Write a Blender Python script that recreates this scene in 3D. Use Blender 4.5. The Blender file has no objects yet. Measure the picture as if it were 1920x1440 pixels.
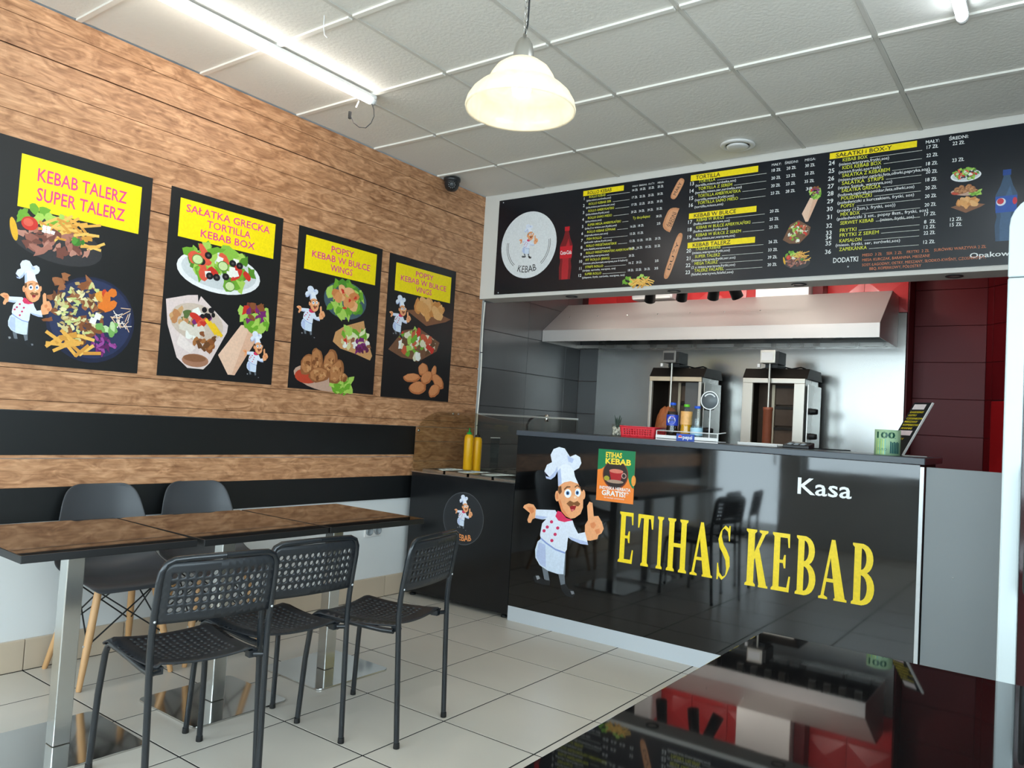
import bpy, math, random
from mathutils import Vector, Matrix
random.seed(7)
SC = bpy.context.scene
COL = SC.collection
PI = math.pi

# ------------------------------------------------------------------ camera
F, YAW, PITCH, ROLL = 1453.18, -0.6324, 0.0458, 0.0597
CAM = Vector((3.7778, 0.0, 1.2447))
_f = Vector((math.sin(YAW) * math.cos(PITCH), math.cos(YAW) * math.cos(PITCH), math.sin(PITCH)))
_r = Vector((math.cos(YAW), -math.sin(YAW), 0))
_u = _r.cross(_f)
RT = math.cos(ROLL) * _r + math.sin(ROLL) * _u
UP = -math.sin(ROLL) * _r + math.cos(ROLL) * _u
FW = _f
cam = bpy.data.cameras.new('camera')
cam.sensor_fit = 'HORIZONTAL'; cam.sensor_width = 36; cam.lens = F / 1920 * 36
cam.clip_start = 0.02
co = bpy.data.objects.new('camera', cam); COL.objects.link(co)
M = Matrix((RT, UP, -FW)).transposed().to_4x4(); M.translation = CAM
co.matrix_world = M
SC.camera = co

def on(px, py, ax, val):            # photo pixel -> point on a known plane of the room
    d = RT * ((px - 960) / F) - UP * ((py - 720) / F) + FW
    i = 'xyz'.index(ax)
    return CAM + d * ((val - CAM[i]) / d[i])
def at(px, py, depth):
    return CAM + (RT * ((px - 960) / F) - UP * ((py - 720) / F) + FW) * depth

# ------------------------------------------------------------------ world, light, exposure
SC.view_settings.view_transform = 'Standard'; SC.view_settings.look = 'None'
SC.view_settings.gamma = 1; SC.view_settings.use_curve_mapping = False
SC.view_settings.exposure = 0.0
W = bpy.data.worlds.new('overcast_sky'); SC.world = W; W.use_nodes = True
bg = W.node_tree.nodes['Background']
bg.inputs[0].default_value = (0.80, 0.91, 1.0, 1); bg.inputs[1].default_value = 9.4
H = 2.965                            # ceiling height
YR, XR = -1.3, 4.75                  # wall behind the viewer, right wall
WIN = [(1.20, 2.80, 0.80, 2.72), (2.95, 4.55, 0.80, 2.72)]      # windows in that wall x0 x1 z0 z1
DOOR = (0.10, 1.00, 0.0, 2.72)
RWIN = (-0.9, 2.1, 0.85, 2.72)                                  # window in the right wall y0 y1 z0 z1
def portal(sx, sz, loc, rot):
    a = bpy.data.lights.new('daylight_portal', 'AREA'); a.shape = 'RECTANGLE'; a.size = sx; a.size_y = sz; a.cycles.is_portal = True
    o = bpy.data.objects.new('daylight_portal', a); COL.objects.link(o); o.location = loc; o.rotation_euler = rot
portal(RWIN[1] - RWIN[0], RWIN[3] - RWIN[2], (XR + 0.12, (RWIN[0] + RWIN[1]) / 2, (RWIN[2] + RWIN[3]) / 2), (PI / 2, 0, PI / 2))
for (x0, x1, z0, z1) in WIN + [DOOR]:
    portal(x1 - x0, z1 - z0, ((x0 + x1) / 2, YR - 0.12, (z0 + z1) / 2), (PI / 2, 0, 0))

# ------------------------------------------------------------------ helpers
def srgb(r, g, b):
    f = lambda c: (c / 255) / 12.92 if c / 255 <= 0.04045 else ((c / 255 + 0.055) / 1.055) ** 2.4
    return (f(r), f(g), f(b), 1)

class MB:
    def __init__(s): s.v = []; s.f = []; s.mi = []; s.sm = []; s.mat = 0; s.smooth = False; s.M = None
    def add(s, vs, fs, smooth=None):
        b = len(s.v)
        for p in vs:
            p = Vector(p)
            s.v.append(s.M @ p if s.M is not None else p)
        for f in fs:
            s.f.append([b + i for i in f]); s.mi.append(s.mat); s.sm.append(s.smooth if smooth is None else smooth)
        return s
    def box(s, x0, x1, y0, y1, z0, z1):
        vs = [(x, y, z) for z in (z0, z1) for y in (y0, y1) for x in (x0, x1)]
        return s.add(vs, [(0, 2, 3, 1), (4, 5, 7, 6), (0, 1, 5, 4), (2, 6, 7, 3), (0, 4, 6, 2), (1, 3, 7, 5)])
    def quad(s, a, b, c, d): return s.add([a, b, c, d], [(0, 1, 2, 3)])
    def prism(s, pts, axis, a, b, smooth=False):
        """2D outline extruded along an axis; pts are the two other coordinates in xyz order"""
        def p3(p, t):
            l = list(p); l.insert('xyz'.index(axis), t); return tuple(l)
        n = len(pts)
        vs = [p3(p, a) for p in pts] + [p3(p, b) for p in pts]
        fs = [tuple(range(n))[::-1], tuple(range(n, 2 * n))]
        s.add(vs, fs, False)
        base = len(s.v) - 2 * n
        for i in range(n):
            j = (i + 1) % n
            s.f.append([base + i, base + j, base + n + j, base + n + i]); s.mi.append(s.mat); s.sm.append(smooth)
        return s
    def tube(s, path, r, n=8, caps=True):
        path = [Vector(p) for p in path]; rs = r if isinstance(r, (list, tuple)) else [r] * len(path)
        rings = []; up = None
        for i, p in enumerate(path):
            t = (path[min(i + 1, len(path) - 1)] - path[max(i - 1, 0)]).normalized()
            if up is None:
                up = Vector((0, 0, 1)) if abs(t.z) < 0.9 else Vector((1, 0, 0))
            a = t.cross(up)
            if a.length < 1e-4: a = t.cross(Vector((0.3, 1, 0.2)))
            a.normalize(); up = a.cross(t).normalized()
            rings.append([p + rs[i] * (math.cos(2 * PI * k / n) * a + math.sin(2 * PI * k / n) * up) for k in range(n)])
        vs = [q for R in rings for q in R]; fs = []
        for i in range(len(rings) - 1):
            for k in range(n):
                fs.append((i * n + k, i * n + (k + 1) % n, (i + 1) * n + (k + 1) % n, (i + 1) * n + k))
        s.add(vs, fs, True)
        if caps:
            s.add(rings[0], [tuple(range(n))[::-1]], False); s.add(rings[-1], [tuple(range(n))], False)
        return s
    def lathe(s, prof, c=(0, 0, 0), n=24, smooth=True, axis='z'):
        vs = []; fs = []
        for r, z in prof:
            for k in range(n):
                a = 2 * PI * k / n
                p = (r * math.cos(a), r * math.sin(a), z)
                if axis == 'y': p = (p[0], p[2], p[1])
                if axis == 'x': p = (p[2], p[0], p[1])
                vs.append((c[0] + p[0], c[1] + p[1], c[2] + p[2]))
        for i in range(len(prof) - 1):
            for k in range(n):
                fs.append((i * n + k, i * n + (k + 1) % n, (i + 1) * n + (k + 1) % n, (i + 1) * n + k))
        return s.add(vs, fs, smooth)
    def build(s, name, mats, parent=None, bevel=0, subsurf=0, solid=0, merge=False):
        me = bpy.data.meshes.new(name); me.from_pydata(s.v, [], s.f)
        if not isinstance(mats, (list, tuple)): mats = [mats]
        for m in mats: me.materials.append(m)
        me.polygons.foreach_set('material_index', s.mi); me.polygons.foreach_set('use_smooth', s.sm)
        if merge:
            import bmesh
            bm = bmesh.new(); bm.from_mesh(me); bmesh.ops.remove_doubles(bm, verts=bm.verts, dist=1e-5); bm.to_mesh(me); bm.free()
        me.update()
        o = bpy.data.objects.new(name, me); COL.objects.link(o)
        if parent: o.parent = parent
        if solid:
            q = o.modifiers.new('thick', 'SOLIDIFY'); q.thickness = solid; q.offset = 0
        if bevel:
            q = o.modifiers.new('bevel', 'BEVEL'); q.width = bevel; q.segments = 2; q.limit_method = 'ANGLE'; q.angle_limit = 0.7
        if subsurf:
            q = o.modifiers.new('sub', 'SUBSURF'); q.levels = subsurf; q.render_levels = subsurf
        return o

def thing(name, label, cat, loc=(0, 0, 0), rz=0, group=None):
    o = bpy.data.objects.new(name, None); COL.objects.link(o); o.empty_display_size = 0.05
    o.location = loc; o.rotation_euler = (0, 0, rz)
    return tag(o, label, cat, group)
def tag(o, label, cat, group=None):
    o['label'] = label; o['category'] = cat
    if group: o['group'] = group
    return o
def struct(o, label=None):
    o['kind'] = 'structure'
    if label: o['label'] = label
    return o
def sempty(name, label):
    o = bpy.data.objects.new(name, None); COL.objects.link(o); return struct(o, label)
def dup(o, parent=None, loc=None, rz=None):
    c = o.copy(); COL.objects.link(c); c.parent = parent
    if loc is not None: c.location = loc
    if rz is not None: c.rotation_euler = (0, 0, rz)
    for ch in list(o.children): dup(ch, c)
    return c

# ------------------------------------------------------------------ materials
MATS = {}
def mat(name, col, rough=0.5, metal=0.0, spec=None, noise=0, nscale=8, stretch=(1, 1, 1), bump=0, bscale=60, coat=0, rnd=0, trans=0, ior=None, alpha=1, emis=None, estr=0, rnoise=0):
    m = bpy.data.materials.new(name); m.use_nodes = True
    nt = m.node_tree; b = nt.nodes['Principled BSDF']
    col = tuple(col) + ((1,) if len(col) == 3 else ())
    b.inputs['Base Color'].default_value = col; b.inputs['Roughness'].default_value = rough; b.inputs['Metallic'].default_value = metal
    if spec is not None: b.inputs['Specular IOR Level'].default_value = spec
    if coat: b.inputs['Coat Weight'].default_value = coat; b.inputs['Coat Roughness'].default_value = 0.03
    if trans: b.inputs['Transmission Weight'].default_value = trans
    if ior: b.inputs['IOR'].default_value = ior
    if alpha < 1: b.inputs['Alpha'].default_value = alpha
    if emis: b.inputs['Emission Color'].default_value = tuple(emis) + (1,); b.inputs['Emission Strength'].default_value = estr
    tc = nt.nodes.new('ShaderNodeTexCoord'); mp = nt.nodes.new('ShaderNodeMapping'); mp.inputs['Scale'].default_value = stretch
    nt.links.new(tc.outputs['Object'], mp.inputs[0])
    if rnd:
        oi = nt.nodes.new('ShaderNodeObjectInfo'); ad = nt.nodes.new('ShaderNodeVectorMath'); ad.operation = 'MULTIPLY_ADD'
        cb = nt.nodes.new('ShaderNodeCombineXYZ')
        for k in range(3): nt.links.new(oi.outputs['Random'], cb.inputs[k])
        ad.inputs[1].default_value = (17, 31, 23)
        nt.links.new(cb.outputs[0], ad.inputs[0]); nt.links.new(tc.outputs['Object'], ad.inputs[2]); nt.links.new(ad.outputs[0], mp.inputs[0])
    src = None
    if noise or rnoise:
        n = nt.nodes.new('ShaderNodeTexNoise'); n.inputs['Scale'].default_value = nscale; n.inputs['Detail'].default_value = 6
        nt.links.new(mp.outputs[0], n.inputs['Vector'])
        if noise:
            mx = nt.nodes.new('ShaderNodeMix'); mx.data_type = 'RGBA'
            lo = tuple(max(0, c * (1 - noise)) for c in col[:3]) + (1,); hi = tuple(min(1, c * (1 + noise)) for c in col[:3]) + (1,)
            mx.inputs[6].default_value = lo; mx.inputs[7].default_value = hi
            nt.links.new(n.outputs['Fac'], mx.inputs[0]); src = mx.outputs[2]
        if rnoise:
            mr = nt.nodes.new('ShaderNodeMapRange'); mr.inputs['From Min'].default_value = 0.3; mr.inputs['From Max'].default_value = 0.7
            mr.inputs['To Min'].default_value = max(0.0, rough - rnoise); mr.inputs['To Max'].default_value = rough + rnoise
            nt.links.new(n.outputs['Fac'], mr.inputs[0]); nt.links.new(mr.outputs[0], b.inputs['Roughness'])
    if rnd:
        hs = nt.nodes.new('ShaderNodeHueSaturation'); mr = nt.nodes.new('ShaderNodeMapRange')
        mr.inputs['To Min'].default_value = 1 - rnd; mr.inputs['To Max'].default_value = 1 + rnd
        nt.links.new(oi.outputs['Random'], mr.inputs[0]); nt.links.new(mr.outputs[0], hs.inputs['Value'])
        if src is not None: nt.links.new(src, hs.inputs['Color'])
        else: hs.inputs['Color'].default_value = col
        src = hs.outputs[0]
    if src is not None: nt.links.new(src, b.inputs['Base Color'])
    if bump:
        n2 = nt.nodes.new('ShaderNodeTexNoise'); n2.inputs['Scale'].default_value = bscale; n2.inputs['Detail'].default_value = 4
        nt.links.new(mp.outputs[0], n2.inputs['Vector'])
        bp = nt.nodes.new('ShaderNodeBump'); bp.inputs['Strength'].default_value = bump; bp.inputs['Distance'].default_value = 0.01
        nt.links.new(n2.outputs['Fac'], bp.inputs['Height']); nt.links.new(bp.outputs[0], b.inputs['Normal'])
    MATS[name] = m
    return m

def wood_panel(name):
    m = bpy.data.materials.new(name); m.use_nodes = True; nt = m.node_tree; b = nt.nodes['Principled BSDF']
    N = nt.nodes.new; L = nt.links.new
    tc = N('ShaderNodeTexCoord'); oi = N('ShaderNodeObjectInfo')
    cb = N('ShaderNodeCombineXYZ'); ad = N('ShaderNodeVectorMath'); ad.operation = 'MULTIPLY_ADD'
    for k in range(3): L(oi.outputs['Random'], cb.inputs[k])
    ad.inputs[1].default_value = (5, 37, 11); L(cb.outputs[0], ad.inputs[0]); L(tc.outputs['Object'], ad.inputs[2])
    def noise(scale, st, det, dist=0):
        mp = N('ShaderNodeMapping'); mp.inputs['Scale'].default_value = st; L(ad.outputs[0], mp.inputs[0])
        n = N('ShaderNodeTexNoise'); n.inputs['Scale'].default_value = scale; n.inputs['Detail'].default_value = det; n.inputs['Distortion'].default_value = dist
        L(mp.outputs[0], n.inputs['Vector']); return n.outputs['Fac']
    big = noise(9, (1, 0.8, 2.2), 9, 1.6); fine = noise(22, (1, 0.35, 4), 8, 0.5); knots = noise(5, (1, 1.0, 3), 6, 2.5)
    r1 = N('ShaderNodeValToRGB'); e = r1.color_ramp.elements
    e[0].position = 0.33; e[0].color = srgb(158, 110, 75); e[1].position = 0.68; e[1].color = srgb(210, 160, 120)
    x = r1.color_ramp.elements.new(0.5); x.color = srgb(188, 138, 99); L(big, r1.inputs[0])
    r2 = N('ShaderNodeValToRGB'); e = r2.color_ramp.elements
    e[0].position = 0.38; e[0].color = (0.80, 0.76, 0.73, 1); e[1].position = 0.62; e[1].color = (1.08, 1.08, 1.08, 1); L(fine, r2.inputs[0])
    r3 = N('ShaderNodeValToRGB'); e = r3.color_ramp.elements
    e[0].position = 0.28; e[0].color = (0.62, 0.55, 0.5, 1); e[1].position = 0.42; e[1].color = (1, 1, 1, 1); L(knots, r3.inputs[0])
    m1 = N('ShaderNodeMix'); m1.data_type = 'RGBA'; m1.blend_type = 'MULTIPLY'; m1.inputs[0].default_value = 1
    L(r1.outputs[0], m1.inputs[6]); L(r2.outputs[0], m1.inputs[7])
    m2 = N('ShaderNodeMix'); m2.data_type = 'RGBA'; m2.blend_type = 'MULTIPLY'; m2.inputs[0].default_value = 0.8
    L(m1.outputs[2], m2.inputs[6]); L(r3.outputs[0], m2.inputs[7])
    L(m2.outputs[2], b.inputs['Base Color']); b.inputs['Roughness'].default_value = 0.5
    return m

def print_mat(name, rough=0.35, coat=0):
    m = bpy.data.materials.new(name); m.use_nodes = True; nt = m.node_tree; b = nt.nodes['Principled BSDF']
    a = nt.nodes.new('ShaderNodeVertexColor'); a.layer_name = 'Col'
    n = nt.nodes.new('ShaderNodeTexNoise'); n.inputs['Scale'].default_value = 90; n.inputs['Detail'].default_value = 3
    tc = nt.nodes.new('ShaderNodeTexCoord'); nt.links.new(tc.outputs['Object'], n.inputs['Vector'])
    mr = nt.nodes.new('ShaderNodeMapRange'); mr.inputs['From Min'].default_value = 0.3; mr.inputs['From Max'].default_value = 0.7
    mr.inputs['To Min'].default_value = 0.93; mr.inputs['To Max'].default_value = 1.05
    nt.links.new(n.outputs['Fac'], mr.inputs[0])
    hs = nt.nodes.new('ShaderNodeHueSaturation'); nt.links.new(mr.outputs[0], hs.inputs['Value']); nt.links.new(a.outputs['Color'], hs.inputs['Color'])
    nt.links.new(hs.outputs[0], b.inputs['Base Color']); b.inputs['Roughness'].default_value = rough
    return m

def emit_mat(name, col, s):
    m = bpy.data.materials.new(name); m.use_nodes = True; nt = m.node_tree
    nt.nodes.remove(nt.nodes['Principled BSDF']); e = nt.nodes.new('ShaderNodeEmission')
    e.inputs[0].default_value = tuple(col) + (1,); e.inputs[1].default_value = s
    nt.links.new(e.outputs[0], nt.nodes['Material Output'].inputs[0]); return m

def pane_mat(name, tint=(0.93, 0.97, 0.97), ior=1.35):
    m = bpy.data.materials.new(name); m.use_nodes = True; nt = m.node_tree
    nt.nodes.remove(nt.nodes['Principled BSDF'])
    t = nt.nodes.new('ShaderNodeBsdfTransparent'); t.inputs[0].default_value = tuple(tint) + (1,)
    g = nt.nodes.new('ShaderNodeBsdfGlossy'); g.inputs['Roughness'].default_value = 0.02
    mx = nt.nodes.new('ShaderNodeMixShader'); lw = nt.nodes.new('ShaderNodeLayerWeight'); lw.inputs[0].default_value = 0.5
    pw = nt.nodes.new('ShaderNodeMath'); pw.operation = 'POWER'; pw.inputs[1].default_value = 4; nt.links.new(lw.outputs['Facing'], pw.inputs[0])
    fr = nt.nodes.new('ShaderNodeMath'); fr.operation = 'MULTIPLY_ADD'; fr.inputs[1].default_value = 0.5; fr.inputs[2].default_value = (ior - 1) ** 2 / (ior + 1) ** 2 * 2; nt.links.new(pw.outputs[0], fr.inputs[0])
    nt.links.new(fr.outputs[0], mx.inputs[0]); nt.links.new(t.outputs[0], mx.inputs[1]); nt.links.new(g.outputs[0], mx.inputs[2])
    nt.links.new(mx.outputs[0], nt.nodes['Material Output'].inputs[0]); return m

m_white = mat('white_paint', srgb(222, 224, 224), 0.6, noise=0.03, nscale=3)
m_header = mat('header_white', srgb(214, 210, 203), 0.5)
m_ceil = mat('ceiling_tile_white', srgb(228, 224, 216), 0.9, noise=0.02, nscale=30, bump=0.22, bscale=60, rnd=0.015)
m_tbar_shaded = mat('ceiling_bar_dull', srgb(206, 202, 194), 0.6)  # same white bars, shade of the lengthwise ones put into the colour
m_tbar_lit = mat('ceiling_bar_white', srgb(232, 228, 220), 0.4)  # crosswise bars, the light they catch put into a paler colour
m_floor = mat('floor_tile_beige', srgb(203, 195, 183), 0.3, noise=0.06, nscale=1.6, stretch=(1, 2.4, 1), rnd=0.025)
m_grout = mat('grout_dark', srgb(30, 27, 25), 0.9)
m_base = mat('baseboard_tile', srgb(198, 180, 158), 0.35, noise=0.06, nscale=5, rnd=0.03)
m_wood = wood_panel('printed_wood_plank')
m_gap = mat('plank_gap_dark', srgb(60, 36, 24), 0.8)
m_strip = mat('black_wall_stripe', srgb(16, 18, 19), 0.42, noise=0.1, nscale=20)
m_gloss = mat('black_gloss_laminate', srgb(9, 9, 10), 0.045, spec=0.75, rnoise=0.015, nscale=6)
m_prep = mat('black_prep_panel', srgb(17, 18, 20), 0.2, rnoise=0.03)
m_board = mat('menu_board_black', srgb(11, 17, 27), 0.27, spec=0.55)
m_poster = mat('poster_black', srgb(26, 26, 27), 0.35, bump=0.08, bscale=7)
m_worktop = mat('worktop_slate', srgb(66, 72, 80), 0.3, noise=0.06, nscale=40)
m_grey = mat('grey_gate_panel', srgb(138, 144, 147), 0.45, noise=0.02)
m_alu = mat('aluminium_strip', srgb(205, 208, 210), 0.3, 0.4)
m_steel = mat('brushed_steel', (0.50, 0.49, 0.465), 0.30, 1.0, noise=0.07, nscale=5, stretch=(2, 1, 0.25), rnoise=0.07)
m_hood = mat('hood_steel', (0.66, 0.61, 0.575), 0.42, 0.6, noise=0.06, nscale=4, stretch=(0.4, 1, 3), rnoise=0.05)
m_splash = mat('splashback_steel', (0.36, 0.355, 0.34), 0.25, 1.0, noise=0.03, nscale=3)
m_chrome = mat('polished_steel', (0.58, 0.57, 0.55), 0.1, 1.0)
m_leg = mat('satin_steel_leg', (0.62, 0.62, 0.60), 0.24, 1.0)
m_tabletop = mat('black_gloss_table', srgb(14, 13, 13), 0.03, spec=0.8)
m_tableedge = mat('black_table_edge', srgb(20, 20, 21), 0.45)
m_chair = mat('black_plastic', srgb(31, 34, 38), 0.38, bump=0.05, bscale=300)
m_tube = mat('black_powder_coat', srgb(20, 25, 30), 0.25, spec=0.6)
m_shell = mat('charcoal_plastic_shell', srgb(62, 64, 68), 0.42)
m_beech = mat('beech_wood', srgb(206, 158, 108), 0.45, noise=0.14, nscale=14, stretch=(3, 3, 0.4))
m_black = mat('matt_black', srgb(16, 16, 17), 0.5)
m_dark = mat('dark_plastic', srgb(34, 35, 37), 0.4)
m_sooty = mat('sooted_metal', srgb(48, 42, 37), 0.5, 0.5, noise=0.3, nscale=12)
m_burner = mat('brown_burner', srgb(112, 90, 74), 0.6, 0.2, noise=0.25, nscale=14)
m_lightst = mat('light_steel', srgb(205, 200, 190), 0.32, 0.55)
m_scorch = mat('scorched_lip', srgb(214, 196, 168), 0.4, 0.3, noise=0.2, nscale=7)
m_kgrey = mat('grey_gloss_tile', srgb(86, 86, 86), 0.22, spec=0.6, rnd=0.03, noise=0.04, nscale=4)
m_red = mat('red_gloss_tile', srgb(206, 52, 54), 0.28, rnd=0.03)
m_redd = mat('red_wall_tile', srgb(104, 17, 23), 0.42, spec=0.25, rnd=0.03)
m_redg = mat('red_grout', srgb(60, 14, 16), 0.8)
m_meat = mat('roast_meat', srgb(166, 92, 48), 0.55, noise=0.35, nscale=22, bump=0.8, bscale=30)
m_skew = mat('terracotta_meat', srgb(150, 82, 56), 0.5, noise=0.15, nscale=25)
m_yel = mat('mustard_yellow', srgb(240, 178, 8), 0.35)
m_green = mat('green_cap', srgb(20, 150, 62), 0.4)
m_redp = mat('red_basket_plastic', srgb(222, 44, 58), 0.4)
m_wmet = mat('white_wire_metal', srgb(232, 230, 228), 0.35)
m_glass = pane_mat('clear_glass')
m_glass2 = pane_mat('guard_glass', (0.88, 0.88, 0.84), 1.15)
m_glass3 = pane_mat('guard_end_glass', (0.93, 0.93, 0.90), 1.1)
m_bottle = pane_mat('bottle_plastic', (0.86, 0.93, 0.95))
m_print = print_mat('printed_ink', 0.35)
m_gprint = print_mat('vinyl_ink', 0.3)
m_fridge = mat('fridge_pale_enamel', srgb(196, 206, 208), 0.3)
m_led = emit_mat('led_diffuser', (1.0, 0.94, 0.86), 28)
m_hood_fill = emit_mat('kitchen_lamp_glow', (1.0, 0.93, 0.87), 34)  # glow of the unseen batten added to light the hood
m_ledc = emit_mat('led_diffuser_cool', (0.82, 0.92, 1.0), 20)
m_bulb = emit_mat('bulb_glow', (1.0, 0.88, 0.66), 6)
m_cable = mat('white_cable', srgb(226, 222, 212), 0.5)
m_frame = mat('white_window_frame', srgb(225, 226, 226), 0.4)
m_pave = mat('grey_pavement', srgb(150, 148, 144), 0.8, noise=0.1)
m_nickel = mat('brushed_nickel', (0.52, 0.50, 0.47), 0.28, 1.0)

# ------------------------------------------------------------------ flat print (coloured ink on boards)
_tc = {}
def text_geo(body, bold=0.0):
    key = (body, bold)
    if key in _tc: return _tc[key]
    c = bpy.data.curves.new('tmp', 'FONT'); c.body = body; c.size = 1; c.resolution_u = 2; c.offset = bold; c.fill_mode = 'FRONT'
    o = bpy.data.objects.new('tmp', c)
    me = o.to_mesh()
    vs = [(v.co.x, v.co.y) for v in me.vertices]; fs = [tuple(p.vertices) for p in me.polygons]
    o.to_mesh_clear(); bpy.data.objects.remove(o); bpy.data.curves.remove(c)
    _tc[key] = (vs, fs); return _tc[key]
CAPH = None

class Print:
    """coloured shapes in a plane: P = o + u*U + w*W, each new layer a hair above the last"""
    def __init__(s, o, U, W, lift=0.0015):
        s.o = Vector(o); s.U = Vector(U); s.W = Vector(W); s.N = s.U.cross(s.W).normalized(); s.v = []; s.f = []; s.c = []; s.h = lift; s.k = 0
        s.map = None
    def pt(s, u, w):
        if s.map: return s.map(u, w, s.h + s.k * 1.6e-5)
        return s.o + s.U * u + s.W * w + s.N * (s.h + s.k * 1.6e-5)
    def poly(s, pts, col, up=True):
        b = len(s.v); s.v += [s.pt(*p) for p in pts]; s.f.append(list(range(b, b + len(pts)))); s.c.append(col)
        if up: s.k += 1
        return s
    def layer(s): s.k += 1
    def rect(s, u0, u1, w0, w1, col, up=True): return s.poly([(u0, w0), (u1, w0), (u1, w1), (u0, w1)], col, up)
    def ell(s, cu, cw, ru, rw, col, rot=0, n=18, up=True, wob=0, seed=0):
        R = random.Random(seed); c, q = math.cos(rot), math.sin(rot); P = []
        for k in range(n):
            a = 2 * PI * k / n; f = 1 + wob * R.uniform(-1, 1)
            x, y = ru * f * math.cos(a), rw * f * math.sin(a); P.append((cu + x * c - y * q, cw + x * q + y * c))
        return s.poly(P, col, up)
    def ring(s, cu, cw, ro, ri, col, a0=0, a1=2 * PI, n=28):
        for k in range(n):
            a, b = a0 + (a1 - a0) * k / n, a0 + (a1 - a0) * (k + 1) / n
            s.poly([(cu + r * math.cos(t), cw + r * math.sin(t)) for r, t in ((ri, a), (ro, a), (ro, b), (ri, b))], col, False)
        s.k += 1
    def line(s, pts, wd, col):
        for (a, b) in zip(pts[:-1], pts[1:]):
            dx, dy = b[0] - a[0], b[1] - a[1]; l = math.hypot(dx, dy) or 1; nx, ny = -dy / l * wd / 2, dx / l * wd / 2
            s.poly([(a[0] - nx, a[1] - ny), (b[0] - nx, b[1] - ny), (b[0] + nx, b[1] + ny), (a[0] + nx, a[1] + ny)], col, False)
        s.k += 1
    def text(s, body, u, w, h, col, align='l', fit=None, bold=0.0, rot=0, arc=None):
        global CAPH
        if CAPH is None: CAPH = max(y for x, y in text_geo('H')[0])
        vs, fs = text_geo(body, bold)
        if not vs: return
        k = h / CAPH; x0 = min(v[0] for v in vs); x1 = max(v[0] for v in vs); kx = k
        if fit: kx = fit / (x1 - x0)
        wd = (x1 - x0) * kx; off = {'l': 0, 'c': -wd / 2, 'r': -wd}[align]
        c, q = math.cos(rot), math.sin(rot); b = len(s.v)
        for x, y in vs:
            X, Y = (x - x0) * kx + off, y * k
            if arc: t = X / arc; X, Y = (arc - Y) * math.sin(t), arc - (arc - Y) * math.cos(t)
            s.v.append(s.pt(u + X * c - Y * q, w + X * q + Y * c))
        for f in fs: s.f.append([b + i for i in f]); s.c.append(col)
        s.k += 1
    def build(s, name, parent, m=None, label=None):
        me = bpy.data.meshes.new(name); me.from_pydata(s.v, [], s.f); me.materials.append(m or m_print)
        a = me.color_attributes.new('Col', 'FLOAT_COLOR', 'CORNER'); d = []
        for f, c in zip(s.f, s.c): d += list(c) * len(f)
        a.data.foreach_set('color', d); me.update()
        o = bpy.data.objects.new(name, me); COL.objects.link(o)
        if parent: o.parent = parent
        if label: o['label'] = label
        return o
WHITE = srgb(238, 238, 236); YEL = srgb(252, 224, 12); LIME = srgb(226, 226, 60); BLK = srgb(15, 15, 16); PINK = srgb(226, 64, 134)
BROWN = srgb(140, 82, 46); LBROWN = srgb(196, 132, 80); FRY = srgb(232, 172, 78); LET = srgb(112, 168, 48); LETL = srgb(170, 206, 92); TOM = srgb(206, 52, 40)
FETA = srgb(240, 238, 230); TAN = srgb(222, 176, 134); RCAB = srgb(122, 40, 110)

# --- food pictures (all drawn in a box of half-size a x b round cu,cw)
def scatter(p, cu, cw, a, b, cols, n, r, seed, wob=0.3, asp=0.7):
    R = random.Random(seed)
    for i in range(n):
        t = R.uniform(0, 2 * PI); q = math.sqrt(R.random())
        p.ell(cu + a * q * math.cos(t), cw + b * q * math.sin(t), r * R.uniform(0.7, 1.3), r * asp * R.uniform(0.7, 1.3), R.choice(cols), R.uniform(0, PI), 9, True, wob, i + seed)
def fries(p, cu, cw, a, b, n, seed, cols=(FRY, srgb(240, 190, 96), srgb(214, 150, 62)), ln=0.05, wd=0.009):
    R = random.Random(seed)
    for i in range(n):
        x, y = cu + R.uniform(-a, a), cw + R.uniform(-b, b); t = R.uniform(-0.9, 0.9)
        dx, dy = ln / 2 * math.cos(t), ln / 2 * math.sin(t); p.line([(x - dx, y - dy), (x + dx, y + dy)], wd, R.choice(cols))
def salad(p, cu, cw, a, b, seed=1, tilt=0.0):
    p.ell(cu, cw - b * 0.15, a, b * 0.85, srgb(236, 236, 238), tilt, 28); p.ell(cu, cw - b * 0.1, a * 0.9, b * 0.72, srgb(206, 210, 212), tilt, 28)
    scatter(p, cu, cw + b * 0.12, a * 0.82, b * 0.72, [LET, LETL, srgb(140, 190, 70), srgb(86, 140, 40)], 44, a * 0.17, seed, 0.45)
    scatter(p, cu, cw + b * 0.1, a * 0.7, b * 0.6, [TOM, srgb(226, 90, 66)], 11, a * 0.15, seed + 1, 0.2)
    R = random.Random(seed + 5)
    for i in range(7):
        x, y, t = cu + R.uniform(-0.6, 0.6) * a, cw + R.uniform(-0.3, 0.6) * b, R.uniform(0, 1.5); d = a * 0.1
        p.poly([(x + d * math.cos(t + k * PI / 2), y + d * 0.9 * math.sin(t + k * PI / 2)) for k in range(4)], FETA)
    for i in range(7):
        x, y = cu + R.uniform(-0.75, 0.75) * a, cw + R.uniform(-0.45, 0.5) * b
        p.ell(x, y, a * 0.085, a * 0.075, srgb(26, 24, 30)); p.ell(x, y, a * 0.03, a * 0.025, srgb(90, 84, 84))
    for x, y in ((0.05, 0.15), (0.25, -0.62), (-0.55, 0.2)):
        p.ell(cu + x * a, cw + y * b, a * 0.13, a * 0.11, srgb(96, 140, 60)); p.ell(cu + x * a, cw + y * b, a * 0.11, a * 0.09, srgb(204, 222, 160))
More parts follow.
